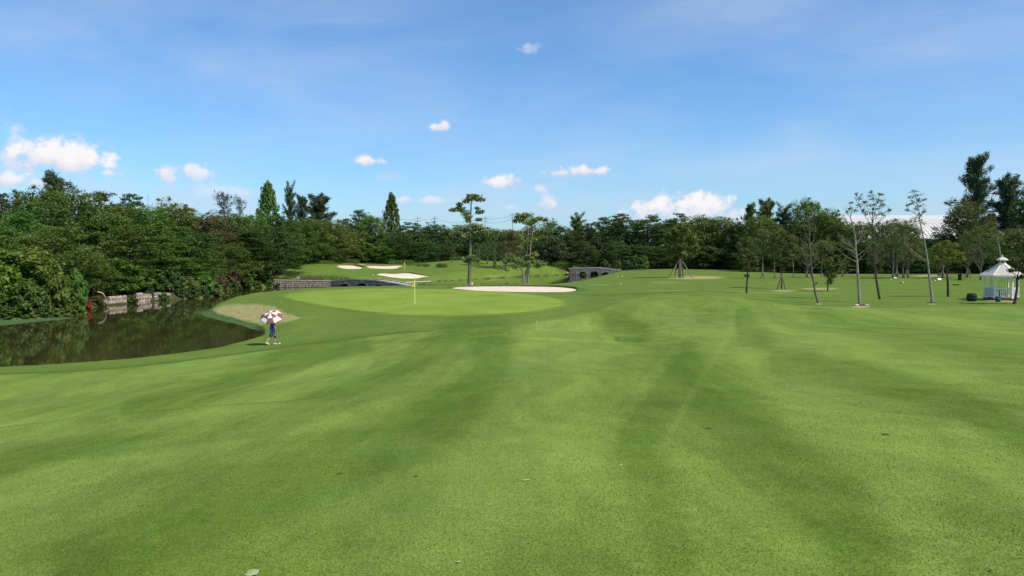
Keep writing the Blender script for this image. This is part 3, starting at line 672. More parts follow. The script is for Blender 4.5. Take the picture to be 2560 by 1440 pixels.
def proto_casuarina(seed, n=9000, spread=2.1, ragged=1.0, bare=0.0):
    """upswept boughs carrying fine needle sprays with ragged tips"""
    global rng; rng = np.random.default_rng(seed); random.seed(seed)
    b = MB(); b.tube([(0, 0, -.6), (.1, 0, 3), (-.05, .05, 6.5), (0, 0, 9.4)], [.2, .15, .09, .02], 7)
    P = []; D = []; nb = 74; per = n // nb
    for i in range(nb):
        v = (i + .5) / nb; z0 = .8 + 8.2 * v ** .95; th = i * 2.399 + rng.uniform(-.4, .4)
        ln = spread * (1 - v * .72) * rng.uniform(.35, 1.25 * ragged) + .3
        long_ = rng.random() < .2; ln *= 1.6 if long_ else 1.0
        rise = (rng.uniform(-.25, .15) if long_ else rng.uniform(.15, .9)) * ln * (.5 + v)
        p0 = np.array((0, 0, z0)); p1 = np.array((ln * math.cos(th), ln * math.sin(th), z0 + rise))
        b.tube([p0, (p0 + p1) / 2 + np.array((0, 0, -.08)), p1], [.035, .022, .008], 4, cap=False)
        t = rng.random(per) ** .8; base = p0 + (p1 - p0) * t[:, None]; sp = .20 + .22 * (1 - t)
        pp = base + rng.normal(0, 1, (per, 3)) * sp[:, None] * np.array((.55, .55, .55)); P.append(pp)
        dd = (p1 - p0) / np.linalg.norm(p1 - p0); D.append(np.tile(dd * .9 + np.array((0, 0, .1)), (per, 1)) + rng.normal(0, .35, (per, 3)))
    P = np.vstack(P); D = np.vstack(D)
    if bare > 0:
        keep = (P[:, 2] < 10 * (1 - bare)) | (rng.random(len(P)) < .25); P = P[keep]; D = D[keep]
    V, Q = leaf_quads(P, .55, .075, rand_dirs(len(P)) * .3, D)
    return b, np_mesh('crown', V, Q)
def proto_shrub(seed, n=3000, L=.30, flat=.7):
    """3 m wide, 2 m tall, reaching to the ground"""
    global rng; rng = np.random.default_rng(seed); random.seed(seed)
    K = 16; cs = []; rs = []
    for i in range(K):
        v = (i + .5) / K; th = i * 2.399; rad = 1.15 * math.sqrt(max(0, 1 - (v * .9) ** 2)) * rng.uniform(.5, 1)
        q = rng.uniform(.35, .62); cs.append((rad * math.cos(th), rad * math.sin(th), .2 + 1.5 * v)); rs.append((q, q, q * flat))
    V = crown_mesh('foliage', [clump_leaves(cs, rs, n // K, L, L * .5, shell=.4)])
    b = MB()
    for i in range(6): limb(b, (rng.uniform(-.2, .2), rng.uniform(-.2, .2), -.2), cs[i * 2 + 1], .035, .012, 3)
    return b, V
def proto_dome(seed, n=20000, L=.225, flat=.6):
    """wide dome of many overlapping flattened sprays, low skirts and an uneven top"""
    global rng; rng = np.random.default_rng(seed); random.seed(seed)
    cs = []; rs = []; K = 95
    for i in range(K):
        v = (i + .5) / K; th = i * 2.399 + rng.uniform(-.5, .5); z = .9 + 8.3 * v
        prof = (1 - max(0, (v - .35) / .70) ** 2) ** .5 if v > .35 else .8 + .2 * v / .35
        rad = 3.5 * prof * rng.uniform(.55, 1.02) * (.85 + .22 * math.sin(th * 2 + seed)); q = rng.uniform(.55, 1.25)
        cs.append((rad * math.cos(th), rad * math.sin(th), z + rng.uniform(-.35, .35) + .5 * math.sin(th + seed) * v)); rs.append((q * 1.2, q * 1.2, q * flat * rng.uniform(.7, 1.5)))
    c2 = []; r2 = []
    for c, r in list(zip(cs, rs)):
        for _ in range(2):
            d = rand_dirs(1)[0]; d[2] = abs(d[2]) * .6; c2.append(np.array(c) + d * np.array(r)); q = rng.uniform(.22, .5); r2.append((q, q, q * .5))
    n1 = int(n * .66 / len(cs)); n2 = int(n * .34 / len(c2))
    V = crown_mesh('crown', [clump_leaves(cs, rs, n1, L, L * .5, up=.5, out=.5, shell=.3), clump_leaves(c2, r2, n2, L, L * .45, up=.5, out=.5, shell=.2)])
    b = MB(); b.tube([(0, 0, -.6), (.05, 0, 2), (-.05, .1, 5), (0, 0, 8.6)], [.25, .2, .13, .03], 7)
    for i in range(0, K, 3): limb(b, (0, 0, max(.8, cs[i][2] * .6)), cs[i], .07, .02, 3, .08)
    return b, V
PROTO = {}
def mk(kind, fn, *a, **k):
    b, cm = fn(*a, **k); me = bpy.data.meshes.new('trunk'); me.from_pydata(b.v, [], b.f); me.polygons.foreach_set('use_smooth', [True] * len(b.f)); me.update()
    me.materials.append(BARK_D); cm.materials.append(LEAFM['leaf_mid']); PROTO.setdefault(kind, []).append((me, cm))
for s in (1, 2, 3, 4): mk('round', proto_round, s)
for s in (5, 6): mk('broad', proto_round, s, n=9500, L=.46, clear=.02, K=30, lump=1.0)
for s in (7, 8, 9): mk('layered', proto_layered, s)
for s in (31, 32, 33, 34): mk('dome', proto_dome, s)
for s in (35, 36): mk('domef', proto_dome, s, flat=.42)
for s in (10, 11): mk('cone', proto_cone, s)
for s in (12, 13, 14): mk('wispy', proto_casuarina, s, spread=2.3, ragged=1.15)
mk('bareish', proto_casuarina, 15, n=6000, spread=2.6, ragged=1.2, bare=.42)
for s in (16, 17, 18): mk('shrub', proto_shrub, s)
mk('thin', proto_round, 19, n=4200, L=.27, clear=.3, K=22, lump=.72); mk('thin', proto_round, 20, n=3800, L=.27, clear=.34, K=20, lump=.7); mk('thin', proto_round, 21, n=4600, L=.27, clear=.25, K=24, lump=.7)
_cnt = {}
def plant(kind, loc, h, w, leaf, label, cat='tree', group=None, name=None, rz=None, bark=None, trunk_name='trunk'):
    k = _cnt.get(kind, 0); _cnt[kind] = k + 1
    tm, cm = PROTO[kind][k % len(PROTO[kind])]
    nm = name or {'shrub': 'shrub', 'cone': 'conical_tree', 'wispy': 'casuarina_tree', 'bareish': 'casuarina_tree', 'thin': 'young_tree'}.get(kind, 'forest_tree')
    e = empty(nm, loc, random.uniform(0, 6.28) if rz is None else rz); tag(e, label, cat, group)
    H0, W0 = (2.0, 3.0) if kind == 'shrub' else (10.0, 4.7 if kind in ('cone', 'wispy', 'bareish') else 8.0)
    for me, n_, mt in ((tm, 'stem' if kind == 'shrub' else 'trunk', bark or BARK_D), (cm, 'foliage' if kind == 'shrub' else 'crown', LEAFM[leaf])):
        o = bpy.data.objects.new(n_, me); COL.objects.link(o); o.parent = e; o.scale = (w / W0, w / W0, h / H0)
        o.material_slots[0].link = 'OBJECT'; o.material_slots[0].material = mt
    return e
def forest_tree(px, top, d, w, kind, leaf, label, group=None, **k):
    p = on(px, d); zt = EYE + (HZ - top) * d / F
    # the stretched spread: w is the crown width in metres
    return plant(kind, (p[0], p[1], p[2] - .1), max(1.5, zt - p[2]) * (1.0 if kind != 'round' else 1.02), w * (1.22 if kind in ('round', 'broad', 'layered', 'dome', 'domef') else 1.0), leaf, label, group=group, **k)
LT = [  # left wood, nearest first
 (-40, 600, 67, 7, 'broad', 'leaf_mid', 'leafy tree cut by the left edge of the photo at the pond bank'),
 (45, 612, 69, 6.5, 'broad', 'leaf_bright', 'bright large-leaved tree lowest over the algae at the far left bank'),
 (120, 560, 76, 8, 'dome', 'leaf_olive', 'olive green tree right of the bright large-leaved one on the left bank'),
 (205, 620, 82, 7, 'round', 'leaf_mid', 'low green tree directly above the red plant at the water'),
 (275, 640, 88, 6.5, 'broad', 'leaf_mid', 'leafy tree overhanging the broken stone wall on the left bank'),
 (330, 555, 96, 9, 'domef', 'leaf_mid', 'flat layered tree above the left end of the broken stone wall'),
 (405, 585, 102, 9.5, 'layered', 'leaf_mid', 'tree with wide flat tiers of branches over dark water, left of the pink shrub'),
 (470, 560, 108, 9, 'domef', 'leaf_dark', 'dark tiered tree right behind the widest flat-tiered one'),
 (515, 640, 112, 7, 'dome', 'leaf_olive', 'olive bushy tree just left of the pink flowering shrub'),
 (565, 605, 120, 8, 'round', 'leaf_mid', 'green tree directly behind the pink flowering shrub'),
 (625, 575, 130, 10, 'layered', 'leaf_dark', 'very dark tiered tree standing left of the pale stone wall end'),
 (690, 560, 142, 11, 'domef', 'leaf_dark', 'broad dark tree behind the left end of the pale stone wall'),
 (745, 600, 176, 8, 'layered', 'leaf_mid', 'tiered tree at the left edge of the far grass mound'),
 (30, 520, 88, 9, 'domef', 'leaf_mid', 'green tiered tree behind the bright large-leaved tree at far left'),
 (-60, 500, 92, 10, 'dome', 'leaf_dark', 'tall tree at the extreme left edge behind the leafy one'),
 (95, 500, 95, 9, 'domef', 'leaf_dark', 'dark tiered tree below the yellowish domed crown'),
 (165, 462, 103, 10, 'round', 'leaf_olive', 'tall yellowish domed tree in the left wood under the big cloud'),
 (240, 505, 104, 9, 'domef', 'leaf_mid', 'green tree between the yellowish dome and the dark twin-topped tree'),
 (255, 470, 122, 6.5, 'layered', 'leaf_dark', 'dark layered treetop poking up right of the yellowish dome'),
 (318, 476, 122, 7.5, 'domef', 'leaf_dark', 'second dark layered treetop rising above the left wood'),
 (295, 500, 112, 9, 'dome', 'leaf_olive', 'olive rounded tree below the dark layered treetops'),
 (365, 512, 115, 9, 'round', 'leaf_mid', 'rounded green tree left of the brownish crowned one'),
 (435, 498, 122, 8, 'round', 'leaf_olive', 'tall tree with olive crown beside the brownish crowned one'),
 (478, 518, 126, 9, 'dome', 'leaf_brown', 'brownish leaved tree in the middle of the left wood'),
 (535, 535, 132, 9, 'round', 'leaf_brown', 'low brown-green tree right of the taller brownish crowned one'),
 (590, 530, 140, 9, 'round', 'leaf_mid', 'green rounded tree below the half bare casuarina'),
 (640, 528, 150, 9, 'dome', 'leaf_mid', 'green tree touching the left side of the taller cone tree'),
 (715, 535, 158, 9, 'domef', 'leaf_dark', 'dark tree right under the taller cone tree'),
 (770, 545, 168, 10, 'round', 'leaf_mid', 'green tree under the trio of wispy casuarinas'),
 (825, 548, 176, 10, 'dome', 'leaf_olive', 'lighter rounded tree right of the wispy casuarinas'),
 (800, 600, 182, 8, 'layered', 'leaf_mid', 'tree with pale tiered leaves behind the far hedge'),
 (672, 455, 160, 7.2, 'cone', 'leaf_mid', 'taller of the two dense cone shaped trees, on the left'),
 (980, 483, 222, 7.6, 'cone', 'leaf_mid', 'smaller dense cone shaped tree behind the far bunkers'),
 (143, 416, 112, 6.5, 'wispy', 'leaf_blue', 'feathery tree poking above the yellowish dome at far left'),
 (562, 468, 150, 7, 'bareish', 'leaf_blue', 'half bare casuarina with pale twigs left of the taller cone tree'),
 (602, 482, 152, 3.6, 'bareish', 'leaf_blue', 'narrow bare casuarina tip nearest the taller cone tree'),
 (727, 460, 176, 4.6, 'wispy', 'leaf_blue', 'narrowest wispy casuarina right beside the taller cone tree'),
 (757, 480, 178, 5.5, 'wispy', 'leaf_blue', 'middle wispy casuarina of the trio right of the taller cone tree'),
 (800, 476, 184, 10, 'wispy', 'leaf_blue', 'widest wispy casuarina of the trio right of the taller cone tree'),
 (22, 478, 118, 8, 'domef', 'leaf_dark', 'dark spiky treetop on the skyline at far left'),
 (70, 466, 124, 7, 'round', 'leaf_mid', 'green treetop on the skyline left of the feathery tree'),
 (868, 572, 196, 9, 'broad', 'leaf_olive', 'olive round tree behind the left far bunker'),
 (820, 618, 182, 6, 'round', 'leaf_olive', 'low olive dome tree beside the far hedge'),
 (905, 600, 200, 8, 'broad', 'leaf_mid', 'green leafy tree behind the gap of the two far bunkers'),
 (950, 612, 202, 9, 'dome', 'leaf_mid', 'low spreading green tree behind the right far bunker'),
 (905, 520, 222, 9, 'domef', 'leaf_dark', 'dark jagged treetop left of the smaller cone tree'),
 (930, 535, 218, 9, 'round', 'leaf_olive', 'brown-olive tree leaning on the smaller cone tree'),
 (868, 545, 214, 10, 'dome', 'leaf_mid', 'mid green tree left of the jagged treetop'),
 (1000, 580, 206, 9, 'round', 'leaf_dark', 'dark tree just right of the smaller cone tree'),
 (1035, 552, 216, 10, 'domef', 'leaf_dark', 'dark tree with spiky top above the clipped hedges'),
 (1055, 600, 207, 9, 'dome', 'leaf_dark', 'dark rounded tree over the clipped hedges'),
 (1090, 556, 222, 10, 'round', 'leaf_dark', 'dark tree on the skyline left of the tall lone tree'),
 (1105, 610, 212, 7, 'round', 'leaf_dark', 'low dark tree beside the small clipped bushes'),
 (1140, 560, 228, 10, 'dome', 'leaf_mid', 'green tree on the skyline just left of the tall lone trunk')]
CT = [
 (1190, 565, 228, 10, 'dome', 'leaf_dark', 'dark tree directly behind the tall lone tree'),
 (1235, 568, 232, 10, 'round', 'leaf_mid', 'green tree behind the staked saplings on the far bank'),
 (1275, 572, 226, 9, 'round', 'leaf_brown', 'brownish dark tree between the tall lone tree and the pale forked one'),
 (1330, 562, 228, 10, 'round', 'leaf_olive', 'olive tree straight behind the pale forked tree'),
 (1375, 548, 232, 8, 'round', 'leaf_olive', 'yellowish tree right behind the pale forked tree'),
 (1372, 585, 216, 9, 'broad', 'leaf_blue', 'blue green leafy tree right of the pale forked tree'),
 (1412, 562, 222, 10, 'domef', 'leaf_dark', 'dark tiered tree above the clipped ball bush'),
 (1443, 535, 232, 9, 'wispy', 'leaf_olive', 'light feathery treetop left of the big dark tiered mass'),
 (1478, 552, 224, 12, 'domef', 'leaf_dark', 'dark tiered tree behind the left half of the far bridge'),
 (1520, 538, 232, 12, 'domef', 'leaf_dark', 'dark wide tree behind the right half of the far bridge'),
 (1565, 530, 226, 13, 'domef', 'leaf_dark', 'tallest dark tiered tree in the mass above the far bridge'),
 (1618, 533, 222, 13, 'domef', 'leaf_dark', 'dark tiered tree left of the large staked tree'),
 (1470, 600, 214, 9, 'domef', 'leaf_dark', 'lower dark tree just behind the far bridge crest'),
 (1545, 600, 212, 10, 'dome', 'leaf_dark', 'lower dark tree right of the far bridge'),
 (1610, 610, 208, 9, 'dome', 'leaf_dark', 'low dark tree near the leafy bush right of the far bridge'),
 (1668, 545, 216, 10, 'domef', 'leaf_dark', 'dark tree behind the crown of the large staked tree'),
 (1695, 528, 214, 8, 'domef', 'leaf_mid', 'greener tree poking over the large staked tree'),
 (1655, 610, 205, 9, 'dome', 'leaf_dark', 'shaded tree left behind the large staked tree'),
 (1750, 533, 206, 11, 'round', 'leaf_olive', 'rounded olive tree right of the large staked tree'),
 (1800, 540, 204, 10, 'round', 'leaf_olive', 'yellow olive tree between the large staked tree and the feathery skyline ones'),
 (1845, 548, 200, 9, 'round', 'leaf_olive', 'olive tree left below the feathery skyline trees'),
 (1765, 610, 198, 9, 'broad', 'leaf_dark', 'glossy dark tree standing over the shaded grass edge right of the large staked tree'),
 (1820, 620, 196, 8, 'dome', 'leaf_dark', 'low dark tree at the shaded wood edge behind the first slim tree'),
 (1873, 500, 196, 5.5, 'wispy', 'leaf_sparse', 'left of the two feathery treetops over the slim young trees'),
 (1915, 488, 198, 8, 'wispy', 'leaf_sparse', 'right and taller feathery treetop over the slim young trees'),
 (1900, 535, 190, 10, 'round', 'leaf_olive', 'olive tree below the feathery treetops'),
 (1960, 512, 196, 8, 'wispy', 'leaf_blue', 'bluish tree between the feathery treetops and the round domed tree'),
 (1985, 545, 190, 9, 'domef', 'leaf_dark', 'dark tree tucked left under the round domed tree'),
 (2015, 490, 194, 9, 'round', 'leaf_olive', 'tall round domed tree above the bare leaning tree'),
 (2065, 520, 190, 9, 'round', 'leaf_olive', 'tree on the right shoulder of the round domed tree'),
 (2105, 548, 186, 9, 'round', 'leaf_mid', 'green tree just left of the white warehouse roof'),
 (1885, 610, 178, 9, 'dome', 'leaf_dark', 'dark tree behind the first slim tree with a leafless lower trunk'),
 (1945, 610, 176, 9, 'dome', 'leaf_dark', 'dark tree behind the sapling in the wooden tripod'),
 (2005, 615, 172, 9, 'dome', 'leaf_dark', 'dark tree behind the bare leaning tree'),
 (2060, 600, 168, 9, 'round', 'leaf_sparse', 'dull green tree between the bare leaning tree and the pale branched trunk'),
 (2115, 600, 166, 9, 'dome', 'leaf_dark', 'dark tree left behind the pale branched trunk'),
 (2160, 550, 168, 8, 'round', 'leaf_sparse', 'dull tree in front of the left end of the warehouse roof'),
 (2190, 598, 160, 9, 'dome', 'leaf_dark', 'dark tree below the left part of the warehouse'),
 (2232, 546, 162, 8, 'round', 'leaf_sparse', 'olive tree covering the roof middle, left one of two'),
 (2262, 552, 160, 7, 'round', 'leaf_olive', 'olive tree covering the roof middle, right one of two'),
 (2315, 590, 160, 9, 'dome', 'leaf_dark', 'dark tree under the open right half of the warehouse roof'),
 (2362, 585, 158, 8, 'dome', 'leaf_dark', 'dark tree behind the lime green tree'),
 (2290, 620, 156, 8, 'dome', 'leaf_dark', 'low dark tree behind the tall leaning pale trunk'),
 (2412, 500, 158, 10, 'round', 'leaf_sparse', 'large brown-green tree below the tallest casuarina'),
 (2445, 560, 156, 9, 'round', 'leaf_olive', 'olive tree left of the pavilion roof'),
 (2435, 372, 172, 9.0, 'wispy', 'leaf_blue', 'tallest dark casuarina on the skyline above the pavilion'),
 (2475, 600, 152, 8, 'dome', 'leaf_dark', 'dark tree directly behind the pavilion cupola'),
 (2512, 425, 168, 8.5, 'wispy', 'leaf_blue', 'bluish tree right of the tallest casuarina'),
 (2557, 445, 166, 9, 'domef', 'leaf_blue', 'dark tree on the skyline at the right edge of the photo'),
 (2540, 570, 156, 10, 'round', 'leaf_sparse', 'dull tree behind the right part of the pavilion roof'),
 (2600, 480, 160, 12, 'dome', 'leaf_dark', 'tree cut off by the right edge above the pavilion'),
 (2620, 590, 150, 10, 'dome', 'leaf_dark', 'low tree cut off by the right edge behind the pavilion')]
for t in LT: forest_tree(*t, group='trees of the wood beyond the pond')
for t in CT: forest_tree(*t, group='trees of the wood behind the course')
# ranks hidden deeper in the wood: only glimpses of them show between the others
random.seed(3)
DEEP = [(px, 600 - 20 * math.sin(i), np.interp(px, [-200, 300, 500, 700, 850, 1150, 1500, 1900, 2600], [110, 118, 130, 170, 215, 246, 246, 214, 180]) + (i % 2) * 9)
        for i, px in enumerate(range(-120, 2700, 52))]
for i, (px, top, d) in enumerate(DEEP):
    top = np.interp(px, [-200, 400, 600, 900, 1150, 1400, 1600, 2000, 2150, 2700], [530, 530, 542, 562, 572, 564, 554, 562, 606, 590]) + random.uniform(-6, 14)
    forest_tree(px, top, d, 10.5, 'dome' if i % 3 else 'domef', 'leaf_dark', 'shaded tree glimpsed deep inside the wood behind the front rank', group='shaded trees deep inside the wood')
for px, top, d in [(p_, 540 + 25 * math.sin(p_), 80 + (i % 2) * 22) for i, p_ in enumerate(range(-900, -120, 95))] + [(p_, 560 + 30 * math.sin(p_), 158 + (i % 3) * 14) for i, p_ in enumerate(range(2700, 3900, 60))]:
    forest_tree(px, top, d, 11, 'dome', random.choice(['leaf_dark', 'leaf_mid', 'leaf_olive']), 'tree of the wood carrying on past the edge of the photo', group='trees of the wood past the photo edges')
# undergrowth as one mass of leaves along the wood edge
def undergrowth():
    global rng; rng = np.random.default_rng(77)
    cs = []; rs = []
    for px in np.arange(-250, 2750, 5.0):
        lim = np.interp(px, [-250, 0, 225, 457, 600, 690, 760, 850, 1000, 1150, 1300, 1400, 1500, 1560, 1700, 2000, 2300, 2700],
                            [72, 72, 86, 102, 128, 142, 186, 199, 208, 220, 228, 214, 218, 212, 204, 176, 162, 158])
        for k in range(3):
            d = lim + rng.uniform(0, 9) + k * 5; x = (px - 1280) / F * d; cs.append((x, d, 0)); q = rng.uniform(.9, 1.9); rs.append((q, q, q * .9 + k * .5))
    cs = np.array(cs); cs[:, 2] = heights(cs[:, 0], cs[:, 1]) + .5 * np.array(rs)[:, 2]
    V, Q = clump_leaves(cs, rs, 30, .55, .3, shell=.5)
    tag(link('undergrowth', np_mesh('undergrowth', V, Q), LEAFM['leaf_dark']), 'dark undergrowth filling the foot of the wood', 'undergrowth', kind='stuff')
undergrowth()

# ------------------------------------------------------------------ planted trees standing alone
def custom_tree(name, label, base, stems, branches, clumps, leaf='leaf_sparse', bark=BARK_G, L=.22, n_leaf=60, group=None, twig=True, seed=0, r0=.12, up=.25, cat='tree', depth=1.0, one_branch=True, sparse=.25, d=None):
    """pixels of the photograph give the silhouette; every limb and leaf clump gets its own depth.
    stems: list of pixel polylines from the ground up; branches: pixel polylines; clumps: (px,py,rx,ry[,density])."""
    global rng; rng = np.random.default_rng(seed + 500); random.seed(seed + 500)
    b0 = hit(*base) if d is None else on(base[0], d); d = b0[1]; k = d / F
    e = empty(name, b0); tag(e, label, cat, group)
    def W(px, py, dy=0.0):
        p = at(px, py, d); return np.array((p[0] - b0[0] + 0.0, dy, p[2] - b0[2]))
    sb = MB(); tops = []
    for j, st in enumerate(stems):
        if isinstance(st, dict): pl, ra, rb = st['p'], st['a'], st['b']
        else: pl, ra, rb = st, r0, r0 * .25
        wob = random.uniform(-.25, .25) * (j > 0); pts = []
        for i, (x, y) in enumerate(pl): pts.append(W(x, y, wob * i))
        if j == 0 or abs(pl[0][1] - base[1]) < 4: pts[0] = pts[0] - np.array((0, 0, .3))
        pts = catmull(pts, 4); m = len(pts); rad = [ra + (rb - ra) * (i / (m - 1)) ** .9 for i in range(m)]
        rad[0] *= 1.35; sb.tube(pts, [r * random.uniform(.93, 1.07) for r in rad], 8, cap=False); tops += pts[m // 4:]
    sb.build('trunk', bark, e, True)
    bm = None if one_branch is False else MB(); bpts = []
    for i, pl in enumerate(branches):
        dy = random.uniform(-1, 1) * depth; m = len(pl); Lp = abs(pl[-1][0] - pl[0][0]) * k + abs(pl[-1][1] - pl[0][1]) * k
        pts = catmull([W(x, y, dy * (q / max(1, m - 1)) * min(1, Lp)) for q, (x, y) in enumerate(pl)], 3); m = len(pts)
        ra = min(.034, .014 + .008 * Lp); B = MB(); B.tube(pts, [ra * (1 - .8 * q / (m - 1)) for q in range(m)], 5, cap=False)
        for _ in range(int(3 + Lp * 2)):      # side twigs
            q = random.randint(m // 3, m - 1); s = Vector(pts[q]); di = (Vector(pts[-1]) - Vector(pts[0])).normalized()
            v = (di + Vector((random.uniform(-1, 1), random.uniform(-1, 1), random.uniform(-.2, .9))) * .9).normalized() * random.uniform(.2, .6) * min(1.2, Lp)
            B.tube([s, s + v * .5 + Vector((0, 0, .03)), s + v], [.008, .006, .003], 4, cap=False)
        B.build('branch', bark, e, True); bpts += pts
    parts = []; tw = MB()
    anchors = np.array([np.array(p) for p in tops + bpts])
    for c in clumps:
        px, py, rx, ry = c[:4]; den = c[4] if len(c) > 4 else 1.0
        rx *= k; ry *= k; n_sub = max(4, int(9 * den * (rx * ry) ** .5 / .8)); cc = []; rr = []
        for _ in range(n_sub):
            dd = rand_dirs(1)[0] * rng.uniform(.35, 1.0); p = W(px, py) + dd * np.array((rx, max(rx, .5) * depth, ry)); q = rng.uniform(.30, .62) * min(rx, ry * 1.3) + .12
            cc.append(p); rr.append((q * 1.2, q * 1.2, q * .75))
            if twig and len(anchors):
                dist = np.linalg.norm(anchors - p, axis=1) + np.maximum(0, anchors[:, 2] - p[2]) * 3; a = anchors[dist.argmin()]
                mid = (a + p) / 2 + np.array((0, 0, -.08)) + rng.normal(0, .05, 3); tw.tube([a, mid, p], [.013, .009, .005], 4, cap=False)
        parts.append(clump_leaves(cc, rr, int(n_leaf * (.55 + .45 * den)), L, L * .5, up=up, shell=.05))
        parts.append(clump_leaves([W(px, py)], [(rx * 1.35, max(rx, .5) * depth * 1.2, ry * 1.3)], int(n_leaf * (6 if L > .28 else 2.5) * den), L, L * .5, up=up, shell=.0))
    if parts: link('crown', crown_mesh('crown', parts), LEAFM[leaf], e)
    if tw.v: tw.build('twigs', bark, e)['kind'] = 'stuff'
    return e
def catmull(P, n):
    P = [np.array(p, float) for p in P]
    if len(P) < 3: 
        return [P[0] + (P[1] - P[0]) * t for t in np.linspace(0, 1, n + 1)]
    out = []
    for i in range(len(P) - 1):
        p0 = P[max(i - 1, 0)]; p1 = P[i]; p2 = P[i + 1]; p3 = P[min(i + 2, len(P) - 1)]
        for t in np.linspace(0, 1, n, endpoint=False):
            out.append(0.5 * ((2 * p1) + (-p0 + p2) * t + (2 * p0 - 5 * p1 + 4 * p2 - p3) * t * t + (-p0 + 3 * p1 - 3 * p2 + p3) * t ** 3))
    out.append(P[-1]); return out
def stakes(label, base, h_px, spread_px, n=4, ring=True, d=None, group='wooden supports propping the planted trees', r=.05, lean=.12):
    b0 = hit(*base) if d is None else on(base[0], d); k = b0[1] / F; e = empty('tree_support', b0); tag(e, label, 'tree support', group)
    H = h_px * k; Rr = spread_px * k
    for i in range(n):
        a = 2 * math.pi * (i + .35) / n; p = (Rr * math.cos(a), Rr * math.sin(a)); z0 = gz(b0[0] + p[0], b0[1] + p[1]) - b0[2]
        q = MB(); q.tube([(p[0], p[1], z0 - .15), (p[0] * lean, p[1] * lean, H * random.uniform(1.0, 1.1))], [r, r * .85], 7); q.build('pole', WOOD, e)
    if ring:
        for i in range(n):
            a = 2 * math.pi * (i + .35) / n; c = 2 * math.pi * (i + 1.35) / n; f = lean + (1 - lean) * .10
            q = MB(); q.tube([(Rr * f * 1.3 * math.cos(a), Rr * f * 1.3 * math.sin(a), H * .9), (Rr * f * 1.3 * math.cos(c), Rr * f * 1.3 * math.sin(c), H * .9)], r * .7, 6); q.build('crossbar', WOOD, e)
    return e
# tall lone tree with bunches of big leaves
custom_tree('tall_tree', 'tall lone tree with thick pale trunk and bunched leaves behind the long bunker', (1175, 712),
            [dict(p=[(1173, 712), (1174, 680), (1175, 640), (1176, 600), (1176, 570), (1177, 535), (1178, 510), (1180, 492)], a=.30, b=.05)],
            [[(1177, 538), (1170, 532), (1160, 527), (1145, 522), (1132, 524)], [(1177, 545), (1168, 552), (1160, 556)], [(1178, 540), (1188, 535), (1200, 532)], [(1178, 552), (1190, 550), (1200, 549)],
             [(1178, 515), (1170, 505), (1160, 500)], [(1179, 508), (1190, 500), (1204, 496)], [(1176, 598), (1184, 590), (1194, 585)], [(1175, 604), (1160, 598), (1150, 596)], [(1176, 575), (1195, 572), (1208, 570)], [(1176, 577), (1158, 574), (1140, 572)], [(1175, 650), (1165, 645)], [(1175, 650), (1186, 645)]],
            [(1186, 490, 22, 5, 1.2), (1175, 498, 14, 5), (1200, 499, 12, 5), (1165, 504, 8, 4, .8), (1150, 510, 9, 4, .8), (1153, 522, 12, 6, 1.1), (1133, 525, 10, 5, 1), (1163, 532, 12, 7, 1.1), (1168, 542, 8, 6), (1197, 530, 8, 5, .8), (1205, 529, 5, 4, .7),
             (1197, 549, 8, 4, .8), (1168, 551, 6, 4, .6), (1194, 520, 5, 3, .6), (1183, 565, 22, 8, 1.1), (1160, 574, 22, 11, 1.0), (1200, 572, 20, 10, 1.0), (1140, 582, 16, 9, .8), (1212, 583, 12, 7, .8), (1160, 592, 22, 10, .9), (1188, 585, 18, 9, .9), (1150, 602, 12, 6, .6), (1177, 645, 16, 8, 1.2), (1190, 650, 9, 6, .9), (1165, 652, 8, 6, .8)],
            'leaf_light', BARK_G, L=.36, n_leaf=34, seed=1, up=.3, depth=.9)
custom_tree('forked_tree', 'pale forked tree with several dark lower stems behind the right end of the long bunker', (1312, 712),
            [dict(p=[(1315, 713), (1316, 690), (1319, 660), (1318, 630), (1320, 600), (1321, 575), (1314, 560), (1305, 545)], a=.15, b=.04), dict(p=[(1308, 713), (1307, 690), (1306, 678), (1298, 668), (1285, 662)], a=.14, b=.04),
             dict(p=[(1318, 713), (1321, 690), (1324, 660), (1325, 640), (1328, 600), (1334, 572), (1345, 558), (1358, 548)], a=.15, b=.035), dict(p=[(1312, 713), (1311, 695), (1314, 680), (1322, 668), (1340, 662), (1358, 660)], a=.16, b=.04)],
            [[(1321, 575), (1310, 560), (1296, 548), (1286, 545)], [(1321, 575), (1328, 560), (1330, 545), (1328, 535)], [(1333, 572), (1350, 575), (1365, 578), (1378, 585)], [(1333, 572), (1340, 555), (1345, 542)], [(1321, 578), (1330, 570), (1336, 566)], [(1345, 560), (1362, 562), (1375, 575)]],
            [(1300, 542, 14, 8, .7), (1318, 538, 16, 8, .8), (1310, 552, 16, 8, .6), (1335, 548, 14, 8, .6), (1290, 552, 10, 6, .5), (1350, 545, 10, 6, .35), (1325, 560, 12, 7, .5), (1365, 548, 10, 4, .2), (1300, 590, 14, 8, .5), (1312, 605, 16, 9, .6), (1330, 600, 12, 8, .5), (1300, 618, 14, 6, .4),
             (1275, 640, 14, 7, .9), (1290, 650, 22, 7, 1.1), (1262, 654, 12, 5, .8), (1310, 655, 20, 7, 1.0), (1335, 655, 18, 6, 1.0), (1352, 660, 14, 5, .9), (1322, 642, 14, 6, .8), (1336, 636, 10, 6, .7), (1300, 665, 22, 4, .8), (1345, 665, 12, 4, .7)],
            'leaf_pale', BARK_P, L=.30, n_leaf=60, seed=2, up=.3)
